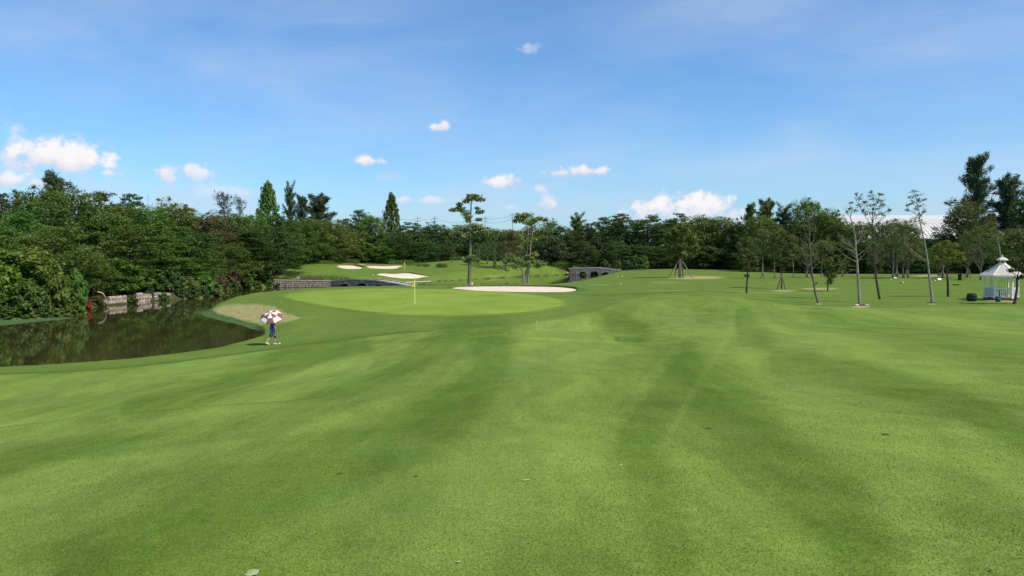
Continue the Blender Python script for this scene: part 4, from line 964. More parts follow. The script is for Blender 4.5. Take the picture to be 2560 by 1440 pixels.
# large staked tree on the dry patch
custom_tree('staked_tree', 'large bushy brown-green tree on four trunks propped by long poles', (1700, 694),
            [dict(p=[(1702, 694), (1701, 670), (1700, 640), (1698, 600), (1697, 575)], a=.22, b=.06), dict(p=[(1709, 694), (1707, 670), (1706, 640), (1712, 610)], a=.2, b=.06), dict(p=[(1697, 694), (1698, 665), (1696, 640), (1686, 610), (1688, 588)], a=.16, b=.05), dict(p=[(1688, 693), (1690, 670), (1694, 650)], a=.12, b=.08)],
            [[(1698, 635), (1685, 622), (1670, 615)], [(1700, 625), (1718, 612), (1735, 605)], [(1698, 600), (1682, 588), (1672, 575)], [(1698, 600), (1712, 588), (1725, 580)]],
            [(1690, 575, 22, 12), (1712, 575, 18, 12), (1672, 592, 16, 12), (1700, 592, 24, 12), (1728, 595, 16, 14), (1680, 612, 20, 12), (1708, 612, 24, 12), (1735, 618, 12, 10, .8), (1675, 632, 14, 10, .7), (1700, 634, 20, 10, .9), (1725, 636, 16, 8, .8), (1700, 565, 18, 7, .7), (1718, 562, 8, 5, .5)],
            'leaf_olive', BARK_G, L=.34, n_leaf=60, seed=3)
stakes('long poles with a cross rail propping the large bushy tree', (1701, 694), 42, 34, 6, True, r=.06)
# slim planted trees, left to right
YT = 'slim young trees planted on the right side'
custom_tree('young_tree', 'first slim tree from the left, dark stem and thin grey-green crown', (1866, 733), [dict(p=[(1866, 734), (1867, 710), (1869, 690), (1869, 660), (1867, 630), (1862, 600)], a=.12, b=.02)],
            [[(1868, 660), (1858, 648), (1846, 642)], [(1868, 640), (1856, 625), (1848, 618)], [(1868, 650), (1880, 640), (1892, 635)], [(1867, 630), (1876, 615), (1884, 606)]],
            [(1865, 600, 16, 8, .7), (1850, 612, 10, 9, .6), (1878, 612, 12, 10, .7), (1862, 626, 16, 9, .7), (1850, 640, 12, 8, .5), (1882, 638, 14, 9, .7), (1866, 650, 14, 9, .7), (1890, 655, 10, 7, .7), (1874, 668, 14, 7, .7), (1862, 672, 8, 5, .4), (1887, 672, 8, 5, .4), (1868, 690, 4, 3, .4)], 'leaf_sparse', BARK_D, L=.2, n_leaf=57, group=YT, seed=4)
custom_tree('young_tree', 'slim tree with twin pale stems above the second wooden tripod from the left', (1907, 697), [dict(p=[(1906, 698), (1906, 670), (1907, 640), (1905, 600)], a=.12, b=.03), dict(p=[(1908, 698), (1909, 670), (1909, 640), (1914, 610)], a=.08, b=.03)],
            [], [(1900, 585, 22, 12), (1918, 592, 16, 12, .9), (1890, 605, 16, 12, .8), (1908, 612, 20, 12), (1925, 615, 12, 10, .8), (1898, 630, 16, 8, .7), (1916, 632, 14, 8, .7)], 'leaf_sparse', BARK_G, L=.21, n_leaf=57, group=YT, seed=5)
stakes('small tripod around the slim tree with twin pale stems', (1907, 698), 17, 8, 5)
custom_tree('young_tree', 'slim tree right of the twin-stemmed one, in a short wooden tripod', (1936, 697), [dict(p=[(1937, 698), (1936, 670), (1935, 640), (1936, 610)], a=.11, b=.03)],
            [], [(1935, 590, 18, 12), (1925, 605, 12, 10, .8), (1945, 605, 14, 12), (1936, 622, 18, 10), (1926, 640, 10, 7, .6), (1944, 642, 10, 6, .6)], 'leaf_sparse', BARK_G, L=.21, n_leaf=57, group=YT, seed=6)
stakes('short tripod under the slim tree right of the twin-stemmed one', (1937, 698), 14, 6, 4)
custom_tree('young_tree', 'leafy young tree rising from the nearest big wooden tripod', (1953, 722), [dict(p=[(1954, 722), (1954, 700), (1953, 670), (1954, 630), (1955, 590)], a=.12, b=.03)],
            [[(1954, 640), (1940, 625), (1932, 612)], [(1954, 640), (1968, 625), (1978, 615)], [(1954, 655), (1970, 648), (1985, 650)]],
            [(1955, 578, 16, 12, .9), (1940, 592, 14, 10, .9), (1970, 592, 16, 12), (1955, 602, 20, 10, .9), (1937, 614, 14, 10, .8), (1978, 614, 14, 10, .9), (1958, 622, 20, 10), (1942, 636, 14, 9, .8), (1974, 638, 16, 10, .8), (1955, 650, 18, 9, .8), (1975, 660, 10, 6, .5), (1945, 663, 12, 5, .5)], 'leaf_sparse', BARK_D, L=.20, n_leaf=68, group=YT, seed=7)
stakes('nearest big wooden tripod with a crossbar on a bare dirt patch', (1954, 724), 34, 15, 4, r=.06)
custom_tree('young_tree', 'slim grey trunk with few twigs right of the nearest big tripod', (1984, 695), [dict(p=[(1984, 695), (1983, 670), (1980, 640), (1981, 610)], a=.11, b=.03)],
            [[(1982, 650), (1972, 635), (1966, 620)], [(1982, 645), (1990, 630), (1995, 615)], [(1982, 655), (1994, 648)]], [(1980, 600, 16, 14, .7), (1992, 620, 12, 12, .5), (1970, 625, 10, 10, .5), (1984, 640, 14, 8, .4)], 'leaf_sparse', BARK_G, L=.21, n_leaf=51, group=YT, seed=8)
custom_tree('bare_tree', 'bare reddish-twigged tree whose dark lower trunk leans to the right', (2047, 757),
            [dict(p=[(2048, 757), (2042, 745), (2037, 725), (2034, 700), (2030, 685), (2028, 660), (2027, 630), (2024, 600), (2023, 570), (2020, 545), (2016, 518)], a=.125, b=.012), dict(p=[(2034, 705), (2029, 690), (2023, 675), (2020, 655), (2010, 640)], a=.06, b=.015)],
            [[(2028, 630), (2038, 615), (2048, 595), (2055, 580)], [(2028, 622), (2018, 612), (2005, 600), (1998, 595)], [(2026, 612), (2035, 600), (2040, 580), (2045, 560)], [(2026, 605), (2014, 590), (2006, 575)], [(2024, 590), (2033, 570), (2036, 550)], [(2023, 575), (2015, 560), (2008, 545)], [(2028, 640), (2012, 635), (2002, 622)],
             [(2029, 655), (2040, 645), (2048, 640)], [(2029, 675), (2040, 665), (2052, 655)], [(2027, 660), (2015, 665), (2008, 660)], [(2021, 552), (2028, 538), (2032, 525)], [(2027, 628), (2020, 605), (2014, 590)]],
            [(2018, 590, 14, 14, .35), (2030, 572, 14, 14, .35), (2010, 612, 12, 10, .35), (2038, 610, 12, 12, .3), (2025, 640, 16, 12, .4), (2012, 640, 10, 8, .4), (2040, 640, 10, 8, .3), (2041, 708, 4, 3, .4), (2024, 545, 10, 10, .2)], 'leaf_brown', BARK_G, L=.13, n_leaf=16, group=YT, seed=9, depth=.9)
custom_tree('young_tree', 'short bushy sapling with dark stem behind the bare leaning tree', (2069, 728), [dict(p=[(2069, 728), (2070, 710), (2072, 695), (2072, 675), (2073, 660)], a=.1, b=.03)],
            [], [(2072, 650, 12, 8, .8), (2062, 665, 10, 8, .8), (2082, 668, 14, 9), (2094, 665, 8, 7, .7), (2068, 684, 12, 8, .9), (2084, 688, 10, 8, .8), (2074, 702, 12, 7, .8), (2092, 680, 8, 6, .6)], 'leaf_olive', BARK_D, L=.22, n_leaf=57, group=YT, seed=10)
custom_tree('young_tree', 'thin grey sapling left behind the short bushy sapling', (2052, 693), [dict(p=[(2053, 693), (2055, 670), (2057, 650), (2058, 620)], a=.1, b=.03)], [[(2057, 650), (2066, 638), (2076, 628)], [(2057, 645), (2048, 632)]],
            [(2058, 605, 18, 14, .8), (2070, 620, 12, 10, .7), (2048, 625, 12, 10, .6), (2060, 640, 14, 8, .5)], 'leaf_sparse', BARK_G, L=.21, n_leaf=51, group=YT, seed=11)
for px, h, lb in ((2017, 13, 'short dark tripod just left of the bare leaning trunk'), (2107, 15, 'short tripod behind the pale branched trunk on its left'), (2189, 18, 'low wooden frame between the pale branched trunk and the dark leaning one'),):
    stakes(lb, (px, 695), h, 6, 4, d=140)
for px, top, w, lb in ((2018, 600, 4.5, 'small tree growing out of the short dark tripod'), (2106, 640, 3.0, 'yellowish sapling growing out of the tripod left of the pale branched trunk'), (2186, 590, 4.5, 'thin dark tree in the low wooden frame')):
    forest_tree(px, top, 140, w, 'thin', 'leaf_sparse' if w > 4 else 'leaf_olive', lb, group=YT, bark=BARK_G)
# pale branched trunk with bare limbs
custom_tree('bare_tree', 'pale trunk with long bare limbs standing in a ring of stones', (2149, 764),
            [dict(p=[(2149, 765), (2148, 740), (2146, 710), (2144, 680), (2142, 650), (2139, 620), (2139, 600), (2135, 575), (2130, 555), (2126, 542), (2128, 525), (2124, 508)], a=.145, b=.012)],
            [[(2140, 612), (2150, 600), (2158, 590), (2162, 572), (2168, 560)], [(2141, 632), (2130, 618), (2112, 610), (2098, 600), (2085, 592)], [(2140, 620), (2128, 606), (2118, 596), (2110, 590)], [(2142, 655), (2122, 646), (2106, 636), (2096, 625)],
             [(2142, 640), (2130, 628), (2112, 622), (2100, 615)], [(2143, 668), (2135, 665), (2124, 664)], [(2144, 676), (2130, 674), (2120, 678)], [(2144, 686), (2130, 688), (2115, 683), (2109, 678)], [(2142, 640), (2155, 630), (2168, 620), (2176, 610)], [(2141, 625), (2133, 600), (2128, 592)],
             [(2143, 645), (2130, 640), (2126, 628)], [(2126, 545), (2120, 532), (2118, 522)], [(2127, 540), (2134, 530), (2138, 525)], [(2143, 655), (2150, 648), (2158, 640)]],
            [(2124, 520, 7, 7, .7), (2136, 528, 6, 5, .6), (2118, 530, 4, 4, .5), (2128, 508, 5, 4, .4), (2160, 575, 6, 6, .3), (2105, 600, 10, 8, .25), (2165, 600, 8, 8, .25)], 'leaf_sparse', BARK_P, L=.12, n_leaf=14, group=YT, seed=12, depth=.9)
custom_tree('young_tree', 'tall tree with dark leaning lower trunk and open leafy top against the sky', (2200, 748),
            [dict(p=[(2201, 749), (2196, 730), (2191, 700), (2188, 670), (2184, 640), (2181, 600), (2181, 560), (2182, 530), (2184, 500)], a=.13, b=.015)],
            [[(2183, 570), (2168, 545), (2155, 520), (2146, 500)], [(2182, 560), (2176, 530), (2166, 505)], [(2182, 555), (2192, 525), (2200, 500)], [(2182, 570), (2200, 545), (2212, 520)], [(2185, 640), (2200, 632), (2215, 640), (2228, 655)], [(2186, 655), (2170, 640), (2160, 632)], [(2186, 650), (2200, 645), (2210, 660)], [(2182, 575), (2205, 548), (2222, 528)]],
            [(2150, 495, 10, 9, .8), (2162, 506, 12, 9, .8), (2146, 512, 8, 8, .6), (2180, 494, 14, 8, .8), (2198, 500, 12, 9, .9), (2206, 512, 9, 8, .8), (2176, 512, 16, 9, .8), (2192, 522, 14, 10, .9), (2168, 530, 14, 9, .6), (2186, 540, 14, 10, .7), (2204, 535, 9, 8, .6), (2222, 525, 5, 4, .5), (2156, 525, 8, 6, .5),
             (2180, 560, 12, 10, .5), (2172, 580, 14, 10, .5), (2190, 585, 12, 10, .4), (2180, 610, 14, 12, .4), (2140, 484, 3, 3, .4), (2176, 480, 4, 3, .4), (2202, 486, 5, 4, .5)], 'leaf_sparse', BARK_D, L=.14, n_leaf=20, group=YT, seed=13, depth=.8)
custom_tree('young_tree', 'very tall thin pale trunk leaning left with a wispy top over the warehouse roof', (2331, 758),
            [dict(p=[(2331, 759), (2328, 730), (2324, 700), (2321, 670), (2317, 640), (2312, 610), (2306, 580), (2300, 555), (2298, 530), (2292, 505), (2286, 482)], a=.12, b=.012)],
            [[(2316, 650), (2295, 635), (2278, 620), (2270, 605)], [(2317, 655), (2300, 645), (2280, 632)], [(2305, 578), (2318, 590), (2330, 582), (2338, 565)], [(2300, 550), (2290, 535), (2274, 525), (2268, 510)], [(2299, 545), (2308, 530), (2312, 520)], [(2295, 520), (2302, 508), (2310, 498)], [(2292, 508), (2282, 500), (2276, 490)], [(2304, 570), (2290, 560), (2285, 555)]],
            [(2284, 478, 9, 6, .6), (2292, 488, 9, 7, .7), (2278, 492, 7, 6, .5), (2296, 502, 9, 8, .7), (2284, 506, 7, 6, .5), (2303, 515, 9, 8, .6), (2290, 522, 9, 8, .6), (2272, 512, 5, 4, .5), (2268, 525, 4, 4, .5), (2310, 500, 4, 4, .4), (2299, 536, 10, 8, .6), (2311, 528, 5, 4, .5), (2288, 545, 10, 8, .5), (2303, 556, 11, 9, .6)], 'leaf_sparse', BARK_P, L=.13, n_leaf=16, group=YT, seed=14, depth=.7)
custom_tree('lime_tree', 'small spreading tree with bright yellow-green crown left of the black tub', (2369, 742),
            [dict(p=[(2370, 743), (2370, 720), (2369, 700), (2367, 680)], a=.14, b=.08)],
            [[(2367, 685), (2375, 670), (2388, 662), (2402, 655)], [(2367, 685), (2380, 668), (2400, 664), (2410, 664)], [(2367, 682), (2360, 665), (2350, 650)], [(2367, 682), (2368, 660), (2366, 640)], [(2368, 678), (2378, 655), (2386, 640)]],
            [(2345, 614, 14, 8), (2365, 608, 16, 7), (2385, 612, 12, 8), (2335, 628, 14, 8), (2358, 626, 18, 9), (2382, 628, 16, 9), (2330, 642, 11, 6, .9), (2350, 644, 18, 8), (2375, 646, 16, 8), (2398, 636, 12, 7), (2404, 648, 10, 7), (2388, 654, 10, 4, .6), (2345, 656, 12, 4, .6)], 'leaf_lime', BARK_D, L=.17, n_leaf=44, group=YT, seed=15, up=.4)
# cluster of propped trunks at the shaded edge
for i, (px, top, lb) in enumerate(((2233, 560, 'left trunk of the propped tree cluster before the wood'), (2242, 575, 'second trunk of the propped tree cluster before the wood'), (2258, 570, 'third trunk of the propped tree cluster before the wood'), (2270, 580, 'right trunk of the propped tree cluster before the wood'))):
    forest_tree(px, top, 128 + i, 5.0, 'thin', 'leaf_sparse', lb, group=YT, bark=BARK_G)
stakes('left wooden tripod of the propped tree cluster', (2242, 695), 20, 8, 4, d=128)
stakes('right wooden tripod of the propped tree cluster', (2267, 695), 20, 8, 4, d=128)
for px, top, d, lb in ((2356, 600, 126, 'dark tree in the tripod behind the lime green tree'), (2419, 575, 128, 'tree growing from the tripod left of the pavilion roof'), (2452, 560, 118, 'slender dark trunk standing between the last tripod and the pavilion'), (2346, 640, 131, 'thin stem beside the white board at the shaded edge')):
    forest_tree(px, top, d, 5.2, 'thin', 'leaf_sparse', lb, group=YT, bark=BARK_G)
stakes('tripod right behind the lime green tree', (2356, 696), 20, 9, 4, d=126)
stakes('last wooden tripod left of the pavilion roof', (2420, 697), 22, 10, 4, d=128)
custom_tree('young_tree', 'dark twisted tree in front of the pavilion at the right edge', (2542, 751),
            [dict(p=[(2536, 752), (2540, 738), (2543, 715), (2542, 700), (2546, 680), (2545, 660)], a=.13, b=.03)],
            [[(2542, 700), (2556, 690), (2568, 680)], [(2543, 692), (2530, 680), (2520, 672)], [(2545, 668), (2550, 650), (2552, 630)], [(2542, 700), (2548, 688), (2560, 670), (2575, 660)]],
            [(2550, 640, 16, 12, .9), (2535, 652, 12, 8, .7), (2565, 650, 14, 12), (2548, 664, 16, 8, .8), (2530, 676, 10, 5, .6), (2562, 672, 14, 8, .8), (2555, 692, 12, 6, .6), (2575, 690, 10, 8, .8), (2545, 620, 12, 10, .7), (2560, 606, 14, 12, .8)], 'leaf_brown', BARK_D, L=.18, n_leaf=68, group=YT, seed=16, d=66)
custom_tree('young_tree', 'thin twin pale poles of a leafless tree rising behind the pavilion cupola', (2510, 700), [dict(p=[(2506, 700), (2502, 660), (2498, 620), (2494, 585)], a=.08, b=.03), dict(p=[(2512, 700), (2508, 660), (2505, 620), (2500, 590)], a=.07, b=.02)],
            [[(2498, 620), (2490, 600), (2484, 590)]], [(2494, 580, 14, 12, .5), (2510, 590, 12, 10, .4)], 'leaf_sparse', BARK_P, L=.20, n_leaf=30, group=YT, seed=17, d=100)
# staked saplings on the far bank, centre
for px, py, top, w, lb in ((1237, 671, 600, 6, 'left sapling with leaning props on the far bank'), (1265, 677, 598, 7, 'middle sapling with leaning props on the far bank'), (1290, 672, 615, 6, 'right sapling with props just left of the forked tree'), (1198, 664, 605, 6, 'sapling just right of the tall lone trunk on the far bank'), (1218, 660, 600, 6, 'darker sapling behind the left propped one on the far bank')):
    p = hit(px, py); zt = EYE + (HZ - top) * p[1] / F
    plant('thin', p, zt - p[2], w, 'leaf_brown' if px in (1265, 1290) else 'leaf_dark', lb, group='propped saplings on the far bank', bark=BARK_P)
    if px > 1230: stakes('wooden props around the ' + lb.split(' with')[0] + ' on the far bank', (px, py), 19, 8, 4, ring=False, r=.06)
forest_tree(1130, 640, 195, 2.2, 'thin', 'leaf_mid', 'tiny sapling on the far grass left of the tall lone trunk', group='propped saplings on the far bank', bark=BARK_P)

# ------------------------------------------------------------------ shrubs and hedges
def shrub(px, py, wpx, hpx, leaf, label, group=None, d=None, name='shrub', cat='shrub'):
    p = hit(px, py) if d is None else on(px, d); k = p[1] / F
    if d is not None and p[2] < 0.05: p[2] = 0.0
    return plant('shrub', (p[0], p[1], p[2] - .05), hpx * k, wpx * k, leaf, label, cat, group, name)
SB = 'shrubs along the left bank of the pond'
def bank_d(px): return float(np.interp(px, [-250, 0, 94, 187, 225, 270, 315, 360, 405, 457, 504, 549, 573, 608, 685], [63.5, 64, 65.5, 69.5, 78.8, 82.5, 85.1, 89.4, 91.7, 94.2, 95.9, 102.3, 113, 122, 128]))
for px, w, h, off, lf, lb in (
    (-90, 130, 110, 2.5, 'leaf_mid', 'bank shrub cut by the left photo edge'), (5, 120, 120, 2.0, 'leaf_bright', 'tall bright shrub at the far left waterline'), (70, 100, 75, 1.2, 'leaf_mid', 'leafy shrub right above the left end of the green algae'), (120, 110, 120, 2.5, 'leaf_bright', 'bright shrub in the middle of the algae bank'),
    (160, 80, 60, 2.0, 'leaf_olive', 'low olive shrub by the right end of the algae'), (190, 60, 95, 4.5, 'leaf_mid', 'green shrub left of the red plant'), (243, 40, 40, 2.6, 'leaf_pink', 'rusty shrub between the red plant and the broken wall'), (262, 60, 70, 6.5, 'leaf_mid', 'green shrub above the white curved stem'),
    (300, 90, 62, 6.5, 'leaf_mid', 'shrub hanging over the first wall block'), (345, 80, 58, 6, 'leaf_dark', 'shrub hanging over the middle of the broken wall'), (395, 80, 55, 5.5, 'leaf_mid', 'shrub over the right blocks of the broken wall'), (430, 70, 60, 4.5, 'leaf_dark', 'dark shrub where the broken wall ends'),
    (470, 60, 42, 1.5, 'leaf_olive', 'olive waterside shrub left of the pale pink bush'), (487, 26, 28, .8, 'leaf_pink', 'small pale pink bush at the waterline'), (512, 60, 46, 2, 'leaf_mid', 'green shrub by the dead leaning branches'), (528, 60, 36, 1.0, 'leaf_olive', 'yellowish shrub beside the driftwood'),
    (545, 56, 44, 2.2, 'leaf_pink', 'rusty red shrub above the driftwood'), (575, 60, 52, 4, 'leaf_pink', 'dull red flowering shrub in front of the wood'), (600, 70, 48, 2.5, 'leaf_olive', 'shrub right of the dull red flowering one'), (640, 80, 50, 3, 'leaf_mid', 'wide shrub left of the pale stone wall'), (668, 50, 52, 2, 'leaf_dark', 'dark creeper hanging on the left end of the pale stone wall'), (572, 50, 26, .6, 'leaf_dark', 'low dark waterside shrub below the olive one')):
    shrub(px, 0, w, h, lf, lb, SB, d=bank_d(px) + off)
for i, px in enumerate(range(-60, 700, 27)):
    if 196 < px < 236 or 262 < px < 318 or 340 < px < 378 or 400 < px < 428: continue
    d = bank_d(px) + .7; x = (px - 1280) / F * d
    plant('shrub', (x, d, -.1), random.uniform(.9, 1.7), random.uniform(1.8, 2.9), random.choice(['leaf_dark', 'leaf_mid', 'leaf_olive']), 'low creeping plant trailing down to the water on the left bank', 'plant', 'creeping plants trailing to the water', 'creeping_plant')
shrub(215, 0, 28, 28, 'leaf_red', 'bright red leaved plant at the waterline on the left bank', SB, d=bank_d(215) - .1, name='red_plant', cat='plant')
# clipped bushes
def hedge(px0, px1, py, hpx, dm, label, leaf='leaf_hedge', name='hedge', round_=False, group='clipped hedges behind the far bunkers'):
    global rng; rng = np.random.default_rng(int(px0)); a = hit(px0, py); b = hit(px1, py); c = (a + b) / 2; k = c[1] / F; e = empty(name, c); tag(e, label, 'hedge' if name == 'hedge' else 'bush', group)
    hw = np.hypot(*(b - a)[:2]) / 2; H = hpx * k; n = max(3, int(hw * 2 / .7)); cs = []; rs = []
    for i in range(n):
        for j in range(2):
            for q in range(2):
                t = (i + .5) / n * 2 - 1; prof = math.sqrt(max(.15, 1 - abs(t) ** (2.2 if round_ else 8)))
                z = gz(a[0] + (b[0] - a[0]) * (t + 1) / 2, c[1]) - c[2]
                cs.append((t * hw * .92, (j - .5) * dm * .7, z + (q + .55) / 2 * H * prof * .92)); rs.append((.62, dm * .42, H * .30))
    V = crown_mesh('foliage', [clump_leaves(cs, rs, 90, .16, .09, shell=.75)])
    link('foliage', V, LEAFM[leaf], e); bb = MB()
    for i in range(3): bb.tube([((i - 1) * hw * .5, 0, -.2), ((i - 1) * hw * .55, 0, H * .5)], [.05, .03], 5)
    bb.build('stem', BARK_D, e); return e
hedge(738, 797, 656.5, 18, 2.2, 'long clipped hedge on top of the far grass mound at left')
hedge(705, 765, 657.5, 14, 2.4, 'olive loose hedge left of the mound top')
hedge(798, 832, 660, 9, 2.0, 'short low clipped hedge between the mound and the left far bunker')
hedge(830, 866, 659, 14, 2.2, 'short clipped hedge directly behind the left far bunker')
hedge(972, 1040, 663, 14, 2.2, 'long clipped hedge behind the far flag')
hedge(1041, 1061, 665, 10, 2.0, 'round clipped bush right of the long hedge', round_=True, name='clipped_bush')
hedge(1062, 1072, 666, 8, 1.6, 'tiny clipped bush right of the round one', round_=True, name='clipped_bush')
hedge(1093, 1105, 668, 11, 1.8, 'left of the two dark clipped bushes by the slope', round_=True, name='clipped_bush')
hedge(1105, 1117, 668, 11, 1.8, 'right of the two dark clipped bushes by the slope', round_=True, name='clipped_bush')
hedge(712, 748, 692, 15, 2.4, 'dark rounded bush above the pale stone wall', 'leaf_dark', round_=True, name='clipped_bush', group=None)
hedge(745, 812, 700, 12, 2.0, 'low reddish hedge running along behind the pale stone wall', 'leaf_pink', group=None)
hedge(811, 851, 702, 17, 2.6, 'round olive bush at the left end of the near bridge', 'leaf_olive', round_=True, name='clipped_bush', group=None)
hedge(690, 730, 701, 8, 1.6, 'low olive ground shrub over the left part of the pale wall', 'leaf_olive', name='clipped_bush', group=None)
hedge(1409, 1428, 678, 24, 1.9, 'bright clipped ball bush at the left end of the far bridge', 'leaf_bright', round_=True, name='clipped_bush', group=None)
for px, py, w, h, lf, lb in ((1438, 669, 30, 22, 'leaf_bright', 'pale leafy shrub behind the ball bush'), (1456, 668, 30, 22, 'leaf_dark', 'green shrub behind the first arch of the far bridge'), (1478, 668, 30, 20, 'leaf_dark', 'dark shrub behind the crest of the far bridge'), (1497, 669, 34, 22, 'leaf_dark', 'ragged shrub behind the third arch of the far bridge'),  # dark leaves behind the arches stand in for the shade inside them
                             (1514, 672, 34, 38, 'leaf_dark', 'tall dark shrub with white blossoms behind the far bridge'), (1541, 673, 32, 32, 'leaf_mid', 'green leafy shrub behind the right end of the far bridge'), (1568, 676, 30, 26, 'leaf_dark', 'dark shrub right of the far bridge'), (1585, 677, 30, 38, 'leaf_dark', 'tall spiky dark shrub right of the far bridge'), (1608, 677, 42, 36, 'leaf_mid', 'wide leafy bush at the shaded edge right of the far bridge'), (1590, 679, 70, 14, 'leaf_dark', 'low dark shrub under the wide leafy bush')):
    shrub(px, py, w, h, lf, lb, 'shrubs beside the far bridge', d=213 if 1440 < px < 1510 else (206 if px < 1560 else 200))

# ------------------------------------------------------------------ stone walls and bridges
STONE_G = simple('dark_rubble', (0.17, 0.15, 0.13), .9, .6, 4.5, .5, col2=(0.56, 0.50, 0.42), bscale=18)
STONE_B = simple('beige_rubble', (0.33, 0.26, 0.20), .9, .4, 2.6, .5, col2=(0.56, 0.46, 0.35), bscale=18)
MORTAR = simple('mortar', (0.16, 0.155, 0.15), .95, .3, 4)
MORTAR_B = simple('pale_mortar', (0.26, 0.22, 0.17), .95, .3, 4)
CAP = simple('coping', (0.42, 0.40, 0.37), .9, .2, 2)
VOID = simple('arch_soffit', (0.05, 0.05, 0.05), .95, .3, 3)
def rubble(inside, x0, x1, z0f, z1f, s, y=0.0, th=.09, seed=1):
    """irregular stones on the plane y (facing -y) wherever inside(x,z)"""
    r = random.Random(seed); b = MB(); z = min(z0f(x0), z0f(x1)) ; zmax = max(z1f(x0 + (x1 - x0) * i / 20) for i in range(21)); row = 0
    while z < zmax:
        h = s * r.uniform(.65, 1.1); x = x0 + r.uniform(-s, 0)
        while x < x1:
            w = s * r.uniform(.7, 1.7); cx, cz = x + w / 2, z + h / 2
            if x0 <= cx <= x1 and z0f(cx) - .05 <= cz <= z1f(cx) and inside(cx, cz):
                g = .012; n = 6; t = th * r.uniform(.5, 1.2); V = []
                top = min(z1f(cx) , z + h)
                for k in range(n):
                    a = 2 * math.pi * (k + r.uniform(-.25, .25)) / n; ex = (w / 2 - g) * math.copysign(min(1, abs(math.cos(a)) * 1.25), math.cos(a)); ez = (h / 2 - g) * math.copysign(min(1, abs(math.sin(a)) * 1.25), math.sin(a))
                    V.append((cx + ex, y, cz + ez)); 
                V += [(cx + (v[0] - cx) * .72, y - t, cz + (v[2] - cz) * .72) for v in V[:n]]
                b.add(V, [(k, n + k, n + (k + 1) % n, (k + 1) % n) for k in range(n)] + [tuple(n + k for k in range(n))])
            x += w
        z += h
    return b
def wall(label, p0, p1, h0, h1, mat, mort, s=.32, th=.5, seed=1, cap=True, name='stone_wall'):
    a = np.array(p0, float); b = np.array(p1, float); L = float(np.hypot(*(b - a)[:2])); rz = math.atan2(b[1] - a[1], b[0] - a[0])
    e = empty(name, (a[0], a[1], 0), rz); tag(e, label, 'wall')
    top = lambda x: h0 + (h1 - h0) * max(0, min(1, x / L))
    c = MB(); n = 12
    for i in range(n):
        xa, xb = L * i / n, L * (i + 1) / n; c.add([(xa, 0, -1), (xb, 0, -1), (xb, 0, top(xb)), (xa, 0, top(xa)), (xa, th, -1), (xb, th, -1), (xb, th, top(xb)), (xa, th, top(xa))], [(0, 1, 2, 3), (3, 2, 6, 7), (5, 4, 7, 6)] + ([(4, 0, 3, 7)] if i == 0 else []) + ([(1, 5, 6, 2)] if i == n - 1 else []))
    c.build('core', mort, e)
    st = rubble(lambda x, z: True, 0, L, lambda x: -.2, top, s, 0, .1, seed).build('stonework', mat, e); st['kind'] = 'stuff'
    if cap:
        k = MB()
        for i in range(n):
            xa, xb = L * i / n, L * (i + 1) / n; V = [(xa, -.1, top(xa) + .004), (xb, -.1, top(xb) + .004), (xb, th + .06, top(xb) + .004), (xa, th + .06, top(xa) + .004)]
            V += [(p[0], p[1], p[2] + .1) for p in V]; k.add(V, [(0, 3, 2, 1), (4, 5, 6, 7), (0, 1, 5, 4), (2, 3, 7, 6)] + ([(3, 0, 4, 7)] if i == 0 else []) + ([(1, 2, 6, 5)] if i == n - 1 else []))
        k.build('coping', CAP, e)
    return e
A0 = at_z(684, 718, 0); A1 = at_z(832, 718, 0)
wall('long pale rubble retaining wall leading to the near bridge', A0, A1, (718 - 700.5) * A0[1] / F, (718 - 703.5) * A1[1] / F, STONE_B, MORTAR_B, .30, seed=4)
